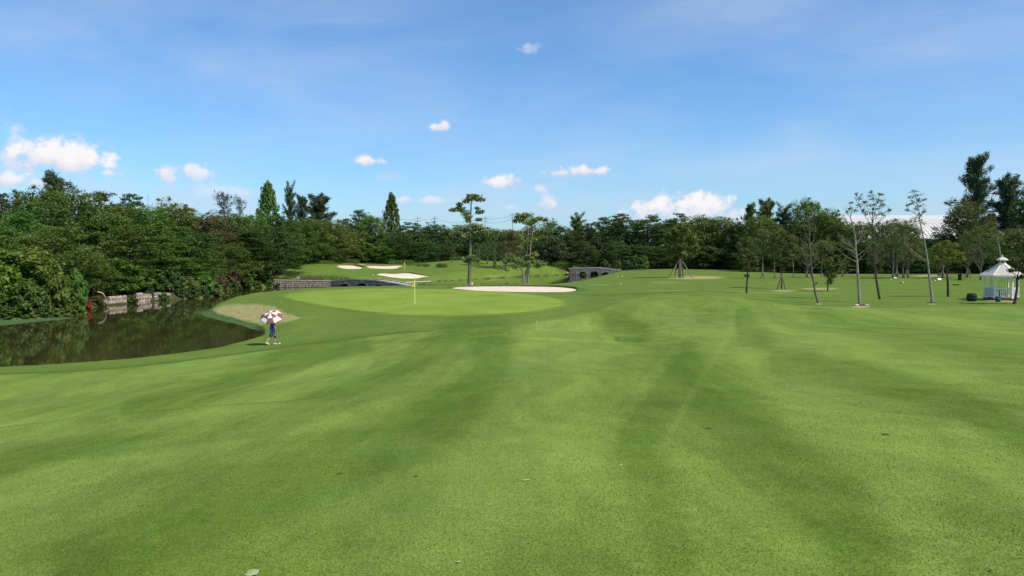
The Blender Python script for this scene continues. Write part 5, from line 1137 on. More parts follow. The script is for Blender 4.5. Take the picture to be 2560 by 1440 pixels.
# broken wall sections on the left bank
for i, (xa, xb, hp, lb) in enumerate(((255, 268, 16, 'narrow pale wall piece right of the red plant'), (270, 316, 22, 'longest pink-beige block wall piece on the left bank'), (341, 376, 20, 'second block wall piece on the left bank, right of the white plant'), (384, 398, 18, 'small grey wall piece under the hanging shrub'), (401, 426, 18, 'grey wall piece at the right end of the broken wall'), (458, 484, 14, 'low wall piece just left of the small pale pink bush'))):
    da, db = bank_d(xa) + .2, bank_d(xb) + .2; a = np.array(((xa - 1280) / F * da, da, 0)); b = np.array(((xb - 1280) / F * db, db, 0))
    e = wall(lb, a, b, hp * da / F, hp * db / F * .93, STONE_B if i != 3 else STONE_G, MORTAR_B, .42, .4, seed=20 + i, cap=False, name='broken_wall'); e['group'] = 'broken wall pieces along the left bank'
def bridge(label, pxs, tops, py_w, arches, width, d0, d1, seed, deck_mat):
    """pxs: photo columns of the front face, tops: photo rows of its upper edge"""
    xa, xb = pxs[0], pxs[-1]; P0 = np.array(((xa - 1280) / F * d0, d0)); P1 = np.array(((xb - 1280) / F * d1, d1)); L = float(np.hypot(*(P1 - P0))); rz = math.atan2(P1[1] - P0[1], P1[0] - P0[0])
    e = empty('stone_bridge', (P0[0], P0[1], 0), rz); tag(e, label, 'bridge', 'arched stone bridges')
    def loc(px, py):      # column/row on the front face -> local x, z
        t = 0.0
        for _ in range(20):
            q = P0 + (P1 - P0) * t; X = (px - 1280) / F * q[1]; t += (X - q[0]) / (P1[0] - P0[0])
        q = P0 + (P1 - P0) * t; return t * L, EYE + (HZ - py) * q[1] / F
    tp = np.array([loc(x, y) for x, y in zip(pxs, tops)]); top = lambda x: float(np.interp(x, tp[:, 0], tp[:, 1]))
    ar = []
    for cx, rad, ty in arches:
        x, z = loc(cx, ty); x2, _ = loc(cx + rad, ty); ar.append((x, x2 - x, z))
    def opening(x):
        for cx, r, zt in ar:
            if abs(x - cx) < r: return zt * math.sqrt(max(0, 1 - ((x - cx) / r) ** 2)) ** .9
        return -1.0
    N_ = 160; xs = np.linspace(0, L, N_ + 1); c = MB()
    for i in range(N_):
        a, b = xs[i], xs[i + 1]; oa, ob = opening(a), opening(b); ta, tb = top(a), top(b)
        oa = min(oa, ta - .15); ob = min(ob, tb - .15)
        for y, flip in ((0, False), (width, True)):
            V = [(a, y, oa), (b, y, ob), (b, y, tb), (a, y, ta)]; c.add(V, [(0, 1, 2, 3) if not flip else (3, 2, 1, 0)])
        if oa > -1 or ob > -1: c.add([(a, 0, oa), (b, 0, ob), (b, width, ob), (a, width, oa)], [(3, 2, 1, 0)])
    c.add([(0, 0, -1), (0, width, -1), (0, width, top(0)), (0, 0, top(0))], [(0, 1, 2, 3)]); c.add([(L, 0, -1), (L, width, -1), (L, width, top(L)), (L, 0, top(L))], [(3, 2, 1, 0)])
    c.build('bridge_body', MORTAR, e)
    inside = lambda x, z: z > opening(x) + .04 or opening(x) < 0
    st = rubble(inside, 0, L, lambda x: -.2, lambda x: top(x) + .02, .27, 0, .1, seed).build('stonework', STONE_G, e); st['kind'] = 'stuff'
    for cx, r, zt in ar:        # arch ring stones
        M = MB(); k = 11
        for j in range(k):
            t0, t1 = math.pi * (j + .06) / k, math.pi * (j + .94) / k; V = []
            for yy in (0, -.13):
                for t, s in ((t0, 1.0), (t1, 1.0), (t1, 1.16), (t0, 1.16)): V.append((cx + r * s * math.cos(t), yy, (zt * s) * math.sin(t)))
            M.add(V, [(4, 5, 6, 7), (0, 1, 5, 4), (1, 2, 6, 5), (2, 3, 7, 6), (3, 0, 4, 7)])
        M.build('arch_ring', STONE_G, e)
    dk = MB(); M1 = MB(); M2 = MB(); n = 40; xs = np.linspace(-.4, L + .4, n + 1)
    for i in range(n):
        a, b = xs[i], xs[i + 1]; ta, tb = top(a) + .004, top(b) + .004
        dk.add([(a, .2, ta - .03), (b, .2, tb - .03), (b, width - .2, tb - .03), (a, width - .2, ta - .03)], [(0, 1, 2, 3)])
        for MM, y0, y1 in ((M1, -.08, .2), (M2, width - .2, width + .08)):
            V = [(a, y0, ta), (b, y0, tb), (b, y1, tb), (a, y1, ta)]; V += [(q[0], q[1], q[2] + .13) for q in V]
            MM.add(V, [(0, 3, 2, 1), (4, 5, 6, 7), (0, 1, 5, 4), (2, 3, 7, 6)] + ([(3, 0, 4, 7)] if i == 0 else []) + ([(1, 2, 6, 5)] if i == n - 1 else []))
    dk.build('deck', deck_mat, e); M1.build('coping', CAP, e); M2.build('coping', CAP, e)
    return e
DECK = simple('deck_paving', (0.33, 0.30, 0.25), .9, .2, 1.5)
bridge('nearer grey stone bridge with three arches, left behind the putting green', [832, 850, 870, 895, 915, 935, 955, 975, 995, 1010], [704, 702.3, 701, 700, 700.2, 701.5, 704, 707.5, 711, 714], 718, [(862, 13.0, 709.0), (905, 14.5, 707.5), (948, 13.0, 711.0)], 3.0, 128, 121, 5, DECK)
bridge('farther grey stone bridge with three arches on the right by the ball bush', [1424, 1440, 1465, 1496, 1527, 1557], [671.5, 670.6, 669.8, 669.8, 673.5, 677], 687.5, [(1457.5, 10.3, 678.3), (1485.6, 10.8, 677.4), (1513, 9.5, 679.8)], 3.2, 202, 199, 6, DECK)
# cart path meeting the near bridge and the pale plank beyond it
PATH = simple('path_concrete', (0.42, 0.38, 0.31), .9, .15, 2)
def strip(name, pts, w, mat, off=.03, label=None, cat=None, kind='structure', up=None):
    P = [np.array(p, float) for p in catmull([np.array(q) for q in pts], 6)]; V = []; 
    for i, p in enumerate(P):
        t = P[min(i + 1, len(P) - 1)] - P[max(i - 1, 0)]; n = np.array((-t[1], t[0])) / (np.hypot(t[0], t[1]) + 1e-9)
        for s in (-1, 1):
            x, y = p[0] + n[0] * w / 2 * s, p[1] + n[1] * w / 2 * s; V.append((x, y, max(gz(x, y), gz(p[0], p[1])) + off))
    m = len(P); Fc = [(2 * i, 2 * i + 2, 2 * i + 3, 2 * i + 1) for i in range(m - 1)]
    me = bpy.data.meshes.new(name); me.from_pydata([tuple(map(float, v)) for v in V], [], Fc); me.update(); o = link(name, me, mat)
    if kind: o['kind'] = kind
    return o
strip('cart_path', [on(1003, 123.2)[:2], on(1022, 121.8)[:2], on(1042, 120)[:2], on(1060, 119)[:2]], 2.2, PATH, .06)
strip('cart_path', [on(1556, 200.3)[:2], on(1590, 196)[:2], on(1640, 190)[:2]], 2.2, PATH, .06)
def bar(name, label, cat, p0, p1, w, h, mat):
    b = MB(); p0 = Vector(p0); p1 = Vector(p1); v = p1 - p0; L = v.length; n = Vector((-v.y, v.x, 0)).normalized() * w / 2
    V = [p0 - n, p1 - n, p1 + n, p0 + n]; V += [q + Vector((0, 0, h)) for q in V]; b.add(V, [(0, 3, 2, 1), (4, 5, 6, 7), (0, 1, 5, 4), (2, 3, 7, 6), (3, 0, 4, 7), (1, 2, 6, 5)])
    o = b.build(name, mat); tag(o, label, cat); return o
PALEW = simple('pale_board', (0.55, 0.50, 0.40), .8, .15, 3)
def plank():
    a = at(1012, 707, 134); b = at(1078, 704, 134.5); o = MB()
    e = empty('landing_board', a); tag(e, 'long pale board on low posts along the water behind the near bridge', 'board')
    v = b - a; M = MB(); M.tube([(0, 0, 0), tuple(v)], .16, 6); M.build('board', PALEW, e)
    for t in (.02, .35, .68, .98): q = v * t; M = MB(); M.tube([(q[0], q[1], q[2] - 1.2), (q[0], q[1], q[2] - .1)], .06, 6); M.build('post', WOOD, e)
plank()

# ------------------------------------------------------------------ flags, hole, marker posts
YEL = simple('flag_yellow', (0.92, 0.80, 0.03), .5, .06, 4); POLE = simple('pole_yellow', (0.86, 0.80, 0.30), .4, .05, 4)
WHITE = simple('white_paint', (0.82, 0.78, 0.70), .55, .07, 3, .1); BLACK = simple('black_plastic', (0.016, 0.017, 0.018), .5, .3, 5)
CUP = simple('hole_cup', (0.30, 0.30, 0.28), .8, .1, 4)
def flag(px, py, top_px, label, fw=.40, fh=.62, side=-1):
    p = hit(px, py); H = (py - top_px) * p[1] / F; e = empty('golf_flag', p); tag(e, label, 'flag', 'yellow flags marking the holes')
    m = MB(); m.tube([(0, 0, -.1), (0, 0, H * .5), (.006, 0, H)], [.032, .030, .026], 8); m.build('flagpole', POLE, e)
    m = MB(); n = 10; V = []       # hanging folds of cloth
    for i in range(n + 1):
        t = i / n; z = H - .03 - fh * t
        for j in range(7):
            s = j / 6; w = fw * (.15 + .85 * t ** .8) * (1 - .25 * (t > .85) * (t - .85) / .15)
            V.append((side * s * w * .55 + .016, .05 * math.sin(s * 9 + t * 2) * (.3 + t), z - s * .10 * (1 - t) - .05 * s))
    m.add(V, [(i * 7 + j, i * 7 + j + 1, (i + 1) * 7 + j + 1, (i + 1) * 7 + j) for i in range(n) for j in range(6)])
    f = m.build('flag_cloth', YEL, e, True); md = f.modifiers.new('thick', 'SOLIDIFY'); md.thickness = .006
    return e
flag(1037, 760, 699, 'yellow flag in the middle of the near putting green', .50, .60, -1)
flag(1012, 677, 653.5, 'small distant yellow flag between the far bunkers', .50, .8, -1)
p = hit(1010, 758.5); b = MB(); b.lathe([(.30, 0.03), (.26, .045), (.1, .034), (0.0, .03)], 14, (0, 0, 0), 1, .35)
tag(b.build('turf_scuff', LIP, None, True, loc=p), 'small dark scuff on the near green left of the flag', 'scuff')
def post(px, py, h_px, r, mat, label, name='marker_post', cat='marker', d=None, group=None, box=False):
    p = hit(px, py) if d is None else on(px, d); H = h_px * p[1] / F; b = MB()
    if box: b.box(-r, r, -r * .6, r * .6, -.1, H); 
    else: b.tube([(0, 0, -.2), (0, 0, H * .93), (0, 0, H)], [r, r * .95, r * .5], 8)
    o = b.build(name, mat, None, loc=p); tag(o, label, cat, group); return o
post(953, 698, 12, .05, POLE, 'thin yellowish stake standing behind the near bridge crest', d=133)
post(1056, 704, 10, .05, WOOD, 'thin wooden stake at the water right of the near bridge', d=135)
post(747.5, 704, 6, .30, WHITE, 'small white box on top of the pale stone wall', 'white_box', 'box', d=133.5, box=True)
post(1180.5, 706, 7.5, .11, WHITE, 'white marker plate beside the tall lone trunk', 'marker_plate', 'marker', d=112, box=True)
post(660, 778, 22, .025, WOOD, 'thin wooden stake standing on the bare spit behind the umbrella')
post(1436, 706, 3, .05, PALEW, 'short pale stake at the water below the far bridge', d=144)
# golf balls and small white things
BALL = simple('ball_white', (0.85, 0.85, 0.83), .35, .03, 10)
def ball(px, py, r, label, group='white golf balls and tee markers lying on the grass', name='golf_ball', cat='ball', mat=None):
    p = hit(px, py); b = MB(); prof = [(r * math.sin(math.pi * i / 8) + 1e-4, -r * math.cos(math.pi * i / 8)) for i in range(9)]; b.lathe(prof, 12)
    o = b.build(name, mat or BALL, None, True, loc=(p[0], p[1], p[2] + r * .8)); tag(o, label, cat, group)
ball(699, 861, .05, 'golf ball just right of the person with the umbrella')
ball(1544, 693, .10, 'left white tee marker on the slope right of the far bridge', name='tee_marker', cat='marker'); ball(1556, 692, .10, 'right white tee marker on the slope right of the far bridge', name='tee_marker', cat='marker'); ball(1551, 710.5, .08, 'lowest white tee marker below the other two', name='tee_marker', cat='marker')
ball(933, 689, .10, 'white ball left of the middle far bunker'); ball(1342, 805, .03, 'tiny white ball on the fairway in front of the green'); ball(1553, 1163, .006, 'tiny white bit on the fairway in the lower middle')
def board(px, py, w, h, tilt, label, d=None, mat=WHITE):
    p = hit(px, py) if d is None else on(px, d); e = empty('tee_sign', p); tag(e, label, 'sign', 'white boards on the far tee'); k = p[1] / F
    m = MB(); m.box(-w * k / 2, w * k / 2, -.04, .04, -h * k / 2, h * k / 2, Matrix.Translation((0, 0, .25 + h * k * .35)) @ Matrix.Rotation(tilt, 4, 'X')); m.build('panel', mat, e)
    for s in (-1, 1): q = MB(); q.tube([(s * w * k * .35, .05, -.1), (s * w * k * .35, .02, .28)], .03, 6); q.build('leg', WOOD, e)
board(2238, 700, 8, 3, -1.0, 'flat white board left on the far tee'); board(2348.5, 704, 9, 5, -.6, 'largest white tilted board behind the leaning pale trunk')
post(2346, 700, 8, .12, PALEW, 'short pale bollard under the dark trees by the white board', 'bollard', 'bollard', d=127); 
for px, py, lb in ((2227, 700, 'left white tee marker before the propped trunks'), (2257, 708, 'nearer white tee marker below the propped trunks'), (2338, 703, 'small white tee marker left of the tilted board')): ball(px, py, .10, lb, name='tee_marker', cat='marker')
bar('slab', 'dark low slab lying on the grass right of the white board', 'slab', hit(2384, 713) , hit(2396, 713), .4, .12, BLACK)
bar('slab', 'dark streak of turf next to the nearer tee marker', 'slab', hit(2249, 708.5), hit(2255, 708.5), .3, .10, LIP)
post(2400, 702, 16, .30, BLACK, 'black bin at the shaded edge behind the black tub', 'litter_bin', 'bin', d=118)
post(2436, 696, 0.1, .02, WOOD, 'small stub of wood beside the last tripod') if False else None
def pebbles(px, py, items, label):
    p = hit(px, py); e = empty('stone_ring', p); tag(e, label, 'stones', 'stones and mulch round planted trunks'); r = random.Random(int(px)); k = p[1] / F
    m = MB(); m.lathe([(.5, -.04), (.42, .05), (.2, .09), (0.01, .1)], 14); m.build('mulch', BARK_D, e, True)
    for dx, dy, w, h, c in items:
        b = MB(); n = 9; V = []
        for ring, (s, z) in enumerate(((.85, -.05), (1.0, .35), (.75, .85), (.3, 1.0))):
            for q in range(n): a = 2 * math.pi * q / n; V.append((dx * k + w * k * .5 * s * math.cos(a) * r.uniform(.85, 1.1), dy + w * k * .35 * s * math.sin(a) * r.uniform(.85, 1.1), h * k * z))
        b.add(V, [(i * n + q, i * n + (q + 1) % n, (i + 1) * n + (q + 1) % n, (i + 1) * n + q) for i in range(3) for q in range(n)] + [tuple(3 * n + q for q in range(n))]); b.build('stone', c, e, True)
pebbles(2149, 764, [(-11, -.3, 13, 4, PALEW), (-4, -.35, 8, 3.5, BARK_D), (6, -.25, 9, 4, BARK_D), (15, -.2, 13, 3.5, STONE_B), (2, .3, 9, 4, STONE_G)], 'ring of dark and pale stones round the pale branched trunk')
pebbles(2331, 758, [(-6, -.2, 7, 3, BARK_D), (5, -.2, 8, 3, BARK_D), (9, .1, 6, 3, STONE_G)], 'dark mulch clods round the tall leaning pale trunk')
# driftwood and white stems at the left bank
def sticks(name, label, pl, d, r, mat, cat='branch'):
    b = MB()
    for poly in pl: P = catmull([at(x, y, d + q * .15) for q, (x, y) in enumerate(poly)], 4); m = len(P); b.tube([tuple(v) for v in P], [r * (1 - .6 * i / (m - 1)) for i in range(m)], 6)
    tag(b.build(name, mat, None, True), label, cat)
sticks('dead_branch', 'dead pale branches leaning into the water beside the rusty shrubs', [[(528, 712), (536, 724), (546, 734), (552, 740)], [(526, 718), (530, 728), (528, 735)], [(552, 726), (540, 732), (528, 743)]], 99.6, .09, WOOD)
sticks('hanging_vine', 'white curved hanging vine right of the red plant', [[(243, 730), (252, 731), (260, 737), (264, 746), (264, 756), (262, 762)]], 79.5, .055, PALEW, 'vine')
sticks('hanging_vine', 'thin white drooping vine between the first two wall pieces', [[(330, 741), (326, 742), (323, 744), (325, 752), (323, 758)]], 86.4, .05, PALEW, 'vine')
sticks('fallen_log', 'dark fallen log at the waterline by the algae', [[(105, 786), (118, 789), (132, 792)]], 66.3, .14, BARK_D, 'log')

# floating algae
def algae(outline, label, seed, h):
    m, N, L = mat_new('algae'); g = N.new('ShaderNodeNewGeometry'); n = N.new('ShaderNodeTexNoise'); n.inputs['Scale'].default_value = 1.4; n.inputs['Detail'].default_value = 6; L.new(g.outputs['Position'], n.inputs['Vector'])
    r = N.new('ShaderNodeValToRGB'); L.new(n.outputs[0], r.inputs[0]); r.color_ramp.elements[0].color = (0.045, 0.085, 0.030, 1); r.color_ramp.elements[1].color = (0.10, 0.165, 0.065, 1)
    d = N.new('ShaderNodeBsdfDiffuse'); L.new(r.outputs[0], d.inputs[0]); t = N.new('ShaderNodeBsdfTransparent'); a = N.new('ShaderNodeAttribute'); a.attribute_name = 'edge'
    s = N.new('ShaderNodeMath'); s.operation = 'ADD'; L.new(a.outputs['Fac'], s.inputs[0]); L.new(n.outputs[0], s.inputs[1])
    q = N.new('ShaderNodeMapRange'); L.new(s.outputs[0], q.inputs[0]); q.inputs[1].default_value = .62; q.inputs[2].default_value = 1.15; q.inputs[4].default_value = .88; mx = N.new('ShaderNodeMixShader'); L.new(q.outputs[0], mx.inputs[0]); L.new(t.outputs[0], mx.inputs[1]); L.new(d.outputs[0], mx.inputs[2])
    o = N.new('ShaderNodeOutputMaterial'); L.new(mx.outputs[0], o.inputs[0])
    O = smooth_closed([at_z(x, y, 0)[:2] for x, y in outline], 6); c = O.mean(0); mm = len(O); V = [c]; E = [1.0]; K = 10
    for k in range(1, K + 1):
        for p_ in O: V.append(c + (p_ - c) * k / K); E.append(min(1, (K - k) / K * 2.2))
    V = np.c_[np.array(V), np.full(len(V), .012)]; Fc = [(0, 1 + i, 1 + (i + 1) % mm) for i in range(mm)]
    for k in range(K - 1):
        a0 = 1 + k * mm; Fc += [(a0 + i, a0 + mm + i, a0 + mm + (i + 1) % mm, a0 + (i + 1) % mm) for i in range(mm)]
    me = bpy.data.meshes.new('algae'); me.from_pydata(V.tolist(), [], Fc); at_ = me.attributes.new('edge', 'FLOAT', 'POINT'); at_.data.foreach_set('value', E); me.update()
    tag(link('algae', me, m), label, 'algae', kind='stuff')
algae([(-120, 806), (0, 800), (60, 797), (130, 793), (190, 792), (200, 796), (150, 801), (90, 806), (40, 812), (-30, 818), (-150, 824)], 'green algae film floating along the far left bank', 1, .0)
algae([(486, 778), (520, 770), (545, 772), (560, 790), (600, 800), (650, 815), (672, 824), (655, 832), (625, 822), (590, 812), (560, 806), (530, 797), (500, 790)], 'green algae film floating round the bare spit', 2, .0)

# divots on the fairway
PALEG = simple('pale_scrape', (0.30, 0.36, 0.17), .9, .2, 30, .3)
for px, py, w, a, lb, mt in ((632, 1434, 38, .55, 'pale scraped patch at the bottom edge left of centre', PALEG), (1146, 1407, 17, .08, 'little pale club shaped scrape in the foreground', PALEG), (1313, 1202, 26, 0, 'thin pale streak on the fairway in the centre foreground', PALEG), (1982, 976, 30, -.05, 'pale streak on the right fairway', PALEG),
                         (850, 1185, 22, 0, 'brownish divot left of centre', LIP), (434, 926, 8, 0, 'left of two small white flecks near the first cut line', PALEG), (464, 923, 8, 0, 'right of two small white flecks near the first cut line', PALEG), (664, 1110, 8, 0, 'small dark divot left of centre', LIP), (1839, 1098, 9, -.3, 'small dark divot on the dark mowing stripe', LIP),
                         (1771, 1072, 22, .05, 'faint divot left above the dark one on the mowing stripe', LIP), (1553, 849, 14, 0, 'white fleck in the small hollow', PALEG), (1797, 752, 9, 0, 'white fleck at the fairway crest', PALEG), (2477, 1430, 14, 0, 'small dark clod at the bottom right', BARK_D), (2215, 1087, 26, .05, 'thin dark scuff on the right fairway', LIP), (1040, 1192, 16, 0, 'olive divot in the centre left', LIP)):
    p = hit(px, py); k = p[1] / F; b = MB(); n = 14; r = random.Random(px); V = [(0, 0, .014)]
    for q in range(n): t = 2 * math.pi * q / n; x = w * k * .42 * math.cos(t) * r.uniform(.75, 1.15); y = w * k * (.7 if w == 38 else .3) * math.sin(t) * r.uniform(.7, 1.2); V.append((x * math.cos(a) - y * math.sin(a), x * math.sin(a) * 2 + y, .008))
    V2 = []
    for v in V: V2.append((v[0], v[1], gz(p[0] + v[0], p[1] + v[1]) - p[2] + v[2]))
    b.add(V2, [(0, 1 + q, 1 + (q + 1) % n) for q in range(n)]); tag(b.build('divot', mt, None, loc=p), lb, 'divot', 'divots and scrapes on the fairway')

# ------------------------------------------------------------------ pavilion
def gazebo():
    p = on(2505, 71.5); k = p[1] / F; e = empty('pavilion', p, -math.atan2(p[0], p[1])); tag(e, 'white six-sided wooden pavilion with cupola at the right edge', 'pavilion')
    Rp = 43 * k * .85; Re = 56 * k * .85; base = .18; H = (752 - 691) * k; ang = [R(a) for a in (-22, 38, 98, 158, 218, 278)]
    def cp(a, r, z): return (r * math.sin(a), -r * math.cos(a), z)
    m = MB(); m.add([cp(a, Rp * 1.08, -.3) for a in ang] + [cp(a, Rp * 1.08, base) for a in ang], [tuple(range(6, 12))] + [(i, (i + 1) % 6, 6 + (i + 1) % 6, 6 + i) for i in range(6)]); m.build('floor_deck', simple('deck_brown', (0.16, 0.09, 0.06), .85, .3, 4), e)
    for i, a in enumerate(ang):
        m = MB(); M = Matrix.Translation(cp(a, Rp, 0)) @ Matrix.Rotation(a, 4, 'Z'); m.box(-.06, .06, -.06, .06, base + .002, H + .02, M); m.box(-.09, .09, -.09, .09, base + .002, base + .22, M); m.box(-.08, .08, -.08, .08, H - .18, H - .1, M); m.build('post', WHITE, e)
    # roof: six facets, each with lapped shingle courses
    ROOF = simple('roof_white', (0.62, 0.58, 0.50), .75, .12, 6, .4); zr = (752 - 691) * k; zt = (752 - 664) * k; Rt = 8.5 * k
    for i in range(6):
        a0, a1 = ang[i], ang[(i + 1) % 6] + (2 * math.pi if i == 5 else 0)
        rf = MB(); n = 14
        for j in range(n):
            t0, t1 = j / n, (j + 1) / n; f = lambda t: (Re + (Rt - Re) * t, zr + (zt - zr) * (t ** 1.12))
            r0, z0 = f(t0); r1, z1 = f(t1)
            V = [cp(a0, r0 + .01, z0 + .035), cp(a1, r0 + .01, z0 + .035), cp(a1, r1, z1 + .008), cp(a0, r1, z1 + .008), cp(a0, r0 + .01, z0), cp(a1, r0 + .01, z0)]
            rf.add(V, [(0, 1, 2, 3), (4, 5, 1, 0)])
        rp_ = rf.build('roof_panel', ROOF, e)
        fb = MB(); V = []
        for r, z in ((Re + .03, zr - .13), (Re + .03, zr + .03), (Re - .04, zr + .03), (Re - .04, zr - .13)): V += [cp(a0, r, z), cp(a1, r, z)]
        fb.add(V, [(0, 1, 3, 2), (2, 3, 5, 4), (6, 7, 1, 0), (4, 5, 7, 6)]); fb.build('fascia', WHITE, rp_)
        hp = MB(); hp.tube([cp(a0, Re, zr + .04), cp(a0, (Re + Rt) / 2, zr + (zt - zr) * .46 + .05), cp(a0, Rt, zt + .03)], .035, 6); hp.build('hip_ridge', WHITE, e)
    sf = MB(); sf.add([cp(a, Re - .03, zr - .02) for a in ang], [tuple(range(6))]); sf.build('soffit', WHITE, e)
    cu = MB()
    for r0, z0, r1, z1 in ((Rt * 1.25, zt - .05, Rt * 1.05, zt + .1), (Rt * 1.0, zt + .1, Rt * .98, zt + .42)):
        cu.add([cp(a, r0, z0) for a in ang] + [cp(a, r1, z1) for a in ang], [(i, (i + 1) % 6, 6 + (i + 1) % 6, 6 + i) for i in range(6)])
    cu_ = cu.build('cupola', WHITE, e)
    for i in range(6):
        am = (ang[i] + ang[(i + 1) % 6] + (2 * math.pi if i == 5 else 0)) / 2; m = MB(); M = Matrix.Rotation(am, 4, 'Z') @ Matrix.Translation((0, -Rt * .875, zt + .25)); m.box(-Rt * .33, Rt * .33, -.012, .01, -.10, .10, M); m.build('vent', simple('vent_dark', (.12, .12, .12), .8, .1, 4) if i == 0 else bpy.data.materials['vent_dark'], cu_)
    cr = MB(); prof = [(Rt * 1.55, zt + .40), (Rt * 1.5, zt + .46), (Rt * .9, zt + .60), (Rt * .35, zt + .68), (.02, zt + .72)]
    V = [cp(a, r, z) for r, z in prof for a in ang]; cr.add(V, [(j * 6 + i, j * 6 + (i + 1) % 6, (j + 1) * 6 + (i + 1) % 6, (j + 1) * 6 + i) for j in range(4) for i in range(6)] + [tuple(range(6))[::-1]]); cr.build('cupola_roof', ROOF, cu_)
    fn = MB(); fn.lathe([(.02, zt + .7), (.06, zt + .76), (.05, zt + .82), (.005, zt + .9)], 10); fn.build('finial', WHITE, cu_)
    # railings: balusters on four sides, closed panel on one side, one side open as the entrance
    for i in (0, 1, 3, 4, 5):
        a0, a1 = ang[i], ang[(i + 1) % 6] + (2 * math.pi if i == 5 else 0); q0 = Vector(cp(a0, Rp, 0)); q1 = Vector(cp(a1, Rp, 0)); v = q1 - q0; Ls = v.length; rz = math.atan2(v.y, v.x); M = Matrix.Translation(q0) @ Matrix.Rotation(rz, 4, 'Z')
        rl_ = e
        for nm, z0, z1 in (('railing', base + .92, base + .99), ('bottom_rail', base + .10, base + .17)):
            m = MB(); m.box(.065, Ls - .065, -.035, .035, z0, z1, M); rl_ = m.build(nm, WHITE, rl_ if nm == 'bottom_rail' else e) if nm == 'railing' else (m.build(nm, WHITE, rl_) and rl_)
        if i == 5:
            m = MB(); m.box(.07, Ls - .07, -.01, .01, base + .172, base + .918, M); m.build('side_panel', simple('lattice_grey', (0.55, 0.54, 0.52), .8, .2, 30), rl_)
        else:
            nb = 8
            for j in range(nb):
                x = Ls * (j + 1) / (nb + 1); m = MB(); m.box(x - .025, x + .025, -.02, .02, base + .172, base + .918, M); m.build('baluster', WHITE, rl_)
    return p, k
gp, gk = gazebo()
def pavilion_table():
    e = empty('picnic_table', gp + np.array((-.25, -.1, .18))); tag(e, 'round dark table standing inside the pavilion', 'table'); m = MB(); m.lathe([(0.01, .68), (.5, .68), (.52, .71), (.5, .74), (0.01, .74)], 20); m.build('tabletop', WOOD, e)
    m = MB(); m.lathe([(.22, 0), (.2, .05), (.06, .1), (.05, .67)], 12); m.build('leg', BARK_D, e)
    for a in (0.4, 2.4, 4.4):
        c = empty('stool', gp + np.array((-.25 + .78 * math.cos(a), -.1 + .78 * math.sin(a), .18))); tag(c, {0.4: 'round stool right of the table in the pavilion', 2.4: 'round stool behind the table in the pavilion', 4.4: 'round stool in front of the table in the pavilion'}[a], 'stool', 'stools round the pavilion table')
        m = MB(); m.lathe([(0.01, .40), (.17, .40), (.18, .43), (.16, .46), (0.01, .46)], 14); m.build('seat', WOOD, c); m = MB(); m.lathe([(.14, 0), (.05, .06), (.04, .39)], 10); m.build('leg', BARK_D, c)
pavilion_table()
def drum():
    p = on(2431, 70.5); k = p[1] / F; e = empty('planter_tub', p, 0.15); tag(e, 'big black angular tub on the grass left of the pavilion', 'tub'); r = 9.8 * k; w = 14 * k * .86
    m = MB(); H = r * 1.98; m.lathe([(0.01, 0), (w * .78, 0), (w * .80, .02), (w * .99, H * .33), (w, H * .42), (w, H * .58), (w * .98, H * .66), (w * .80, H * .97), (w * .74, H), (w * .70, H * .97), (.01, H * .93)], 14); m.build('tub_wall', BLACK, e)
    for s in (.30, .70):
        m = MB(); m.lathe([(w * 1.0, H * s - .03), (w * 1.02, H * s), (w * 1.0, H * s + .03)], 14); m.build('hoop', BLACK, e)
drum()
BLUE = simple('bin_blue', (0.035, 0.10, 0.15), .5, .15, 4)
p = on(2497, 69.0); e = empty('blue_bin', p); tag(e, 'small dark blue tub in front of the pavilion railing', 'tub'); m = MB(); m.lathe([(.01, 0), (.20, 0), (.25, .46), (.23, .46), (.18, .06), (.01, .06)], 20); m.build('tub_body', BLUE, e, True); m = MB(); m.lathe([(.25, .44), (.275, .46), (.25, .49), (.23, .47)], 20); m.build('rim', BLUE, e, True)

# ------------------------------------------------------------------ warehouse and power lines behind the trees
def warehouse():
    d = 235; a = at(2136, 529, d); b = at(2500, 529, d); e = empty('warehouse', (a[0], a[1], 2)); tag(e, 'long warehouse with white ribbed curved roof behind the right trees', 'building')
    L = b[0] - a[0]; zt = a[2] - 2; W_ = 26.0; n = 16
    def prof(t): ang_ = t * math.pi / 2 * .82; return (W_ * math.cos(ang_) - W_ * math.cos(math.pi / 2 * .82), 0) if False else None
    pts = [(-W_ * math.sin(q), zt - 14 + 14 * math.cos(q)) for q in np.linspace(0, 1.15, n)]
    back = [(W_ * math.sin(q), zt - 14 + 14 * math.cos(q)) for q in np.linspace(0, 1.15, n)][1:]
    line = pts[::-1] + back
    RB = simple('roof_sheet', (0.86, 0.82, 0.77), .8, .04, .3, spec=.05); RBD = simple('roof_valley', (0.36, 0.34, 0.33), .8, .05, .3)
    x = 0; step = 1.35; i = 0
    sh = -.10
    pan = MB(); rib = MB()
    while x < L:
        for j in range(len(line) - 1):
            (y0, z0), (y1, z1) = line[j], line[j + 1]
            s0 = sh * y0; s1 = sh * y1
            pan.add([(x + s0, y0 + 28, z0), (x + step + s0, y0 + 28, z0), (x + step + s1, y1 + 28, z1), (x + s1, y1 + 28, z1)], [(0, 1, 2, 3)])
            rib.add([(x + s0, y0 + 28, z0 + .03), (x + .42 + s0, y0 + 28, z0 + .34), (x + .42 + s1, y1 + 28, z1 + .34), (x + s1, y1 + 28, z1 + .03), (x + .8 + s0, y0 + 28, z0 + .03), (x + .8 + s1, y1 + 28, z1 + .03)], [(0, 1, 2, 3), (1, 4, 5, 2)])
        x += step
    o = pan.build('roof', RBD, e); r_ = rib.build('roof_ribs', RB, e); r_['kind'] = 'stuff'
    wl = MB(); y0, z0 = line[0]; wl.box(-2, L + 2, 28 + y0 + .3, 28 - y0 - .3, -3, z0 + .1); wl.build('wall', WHITE, e)
warehouse()
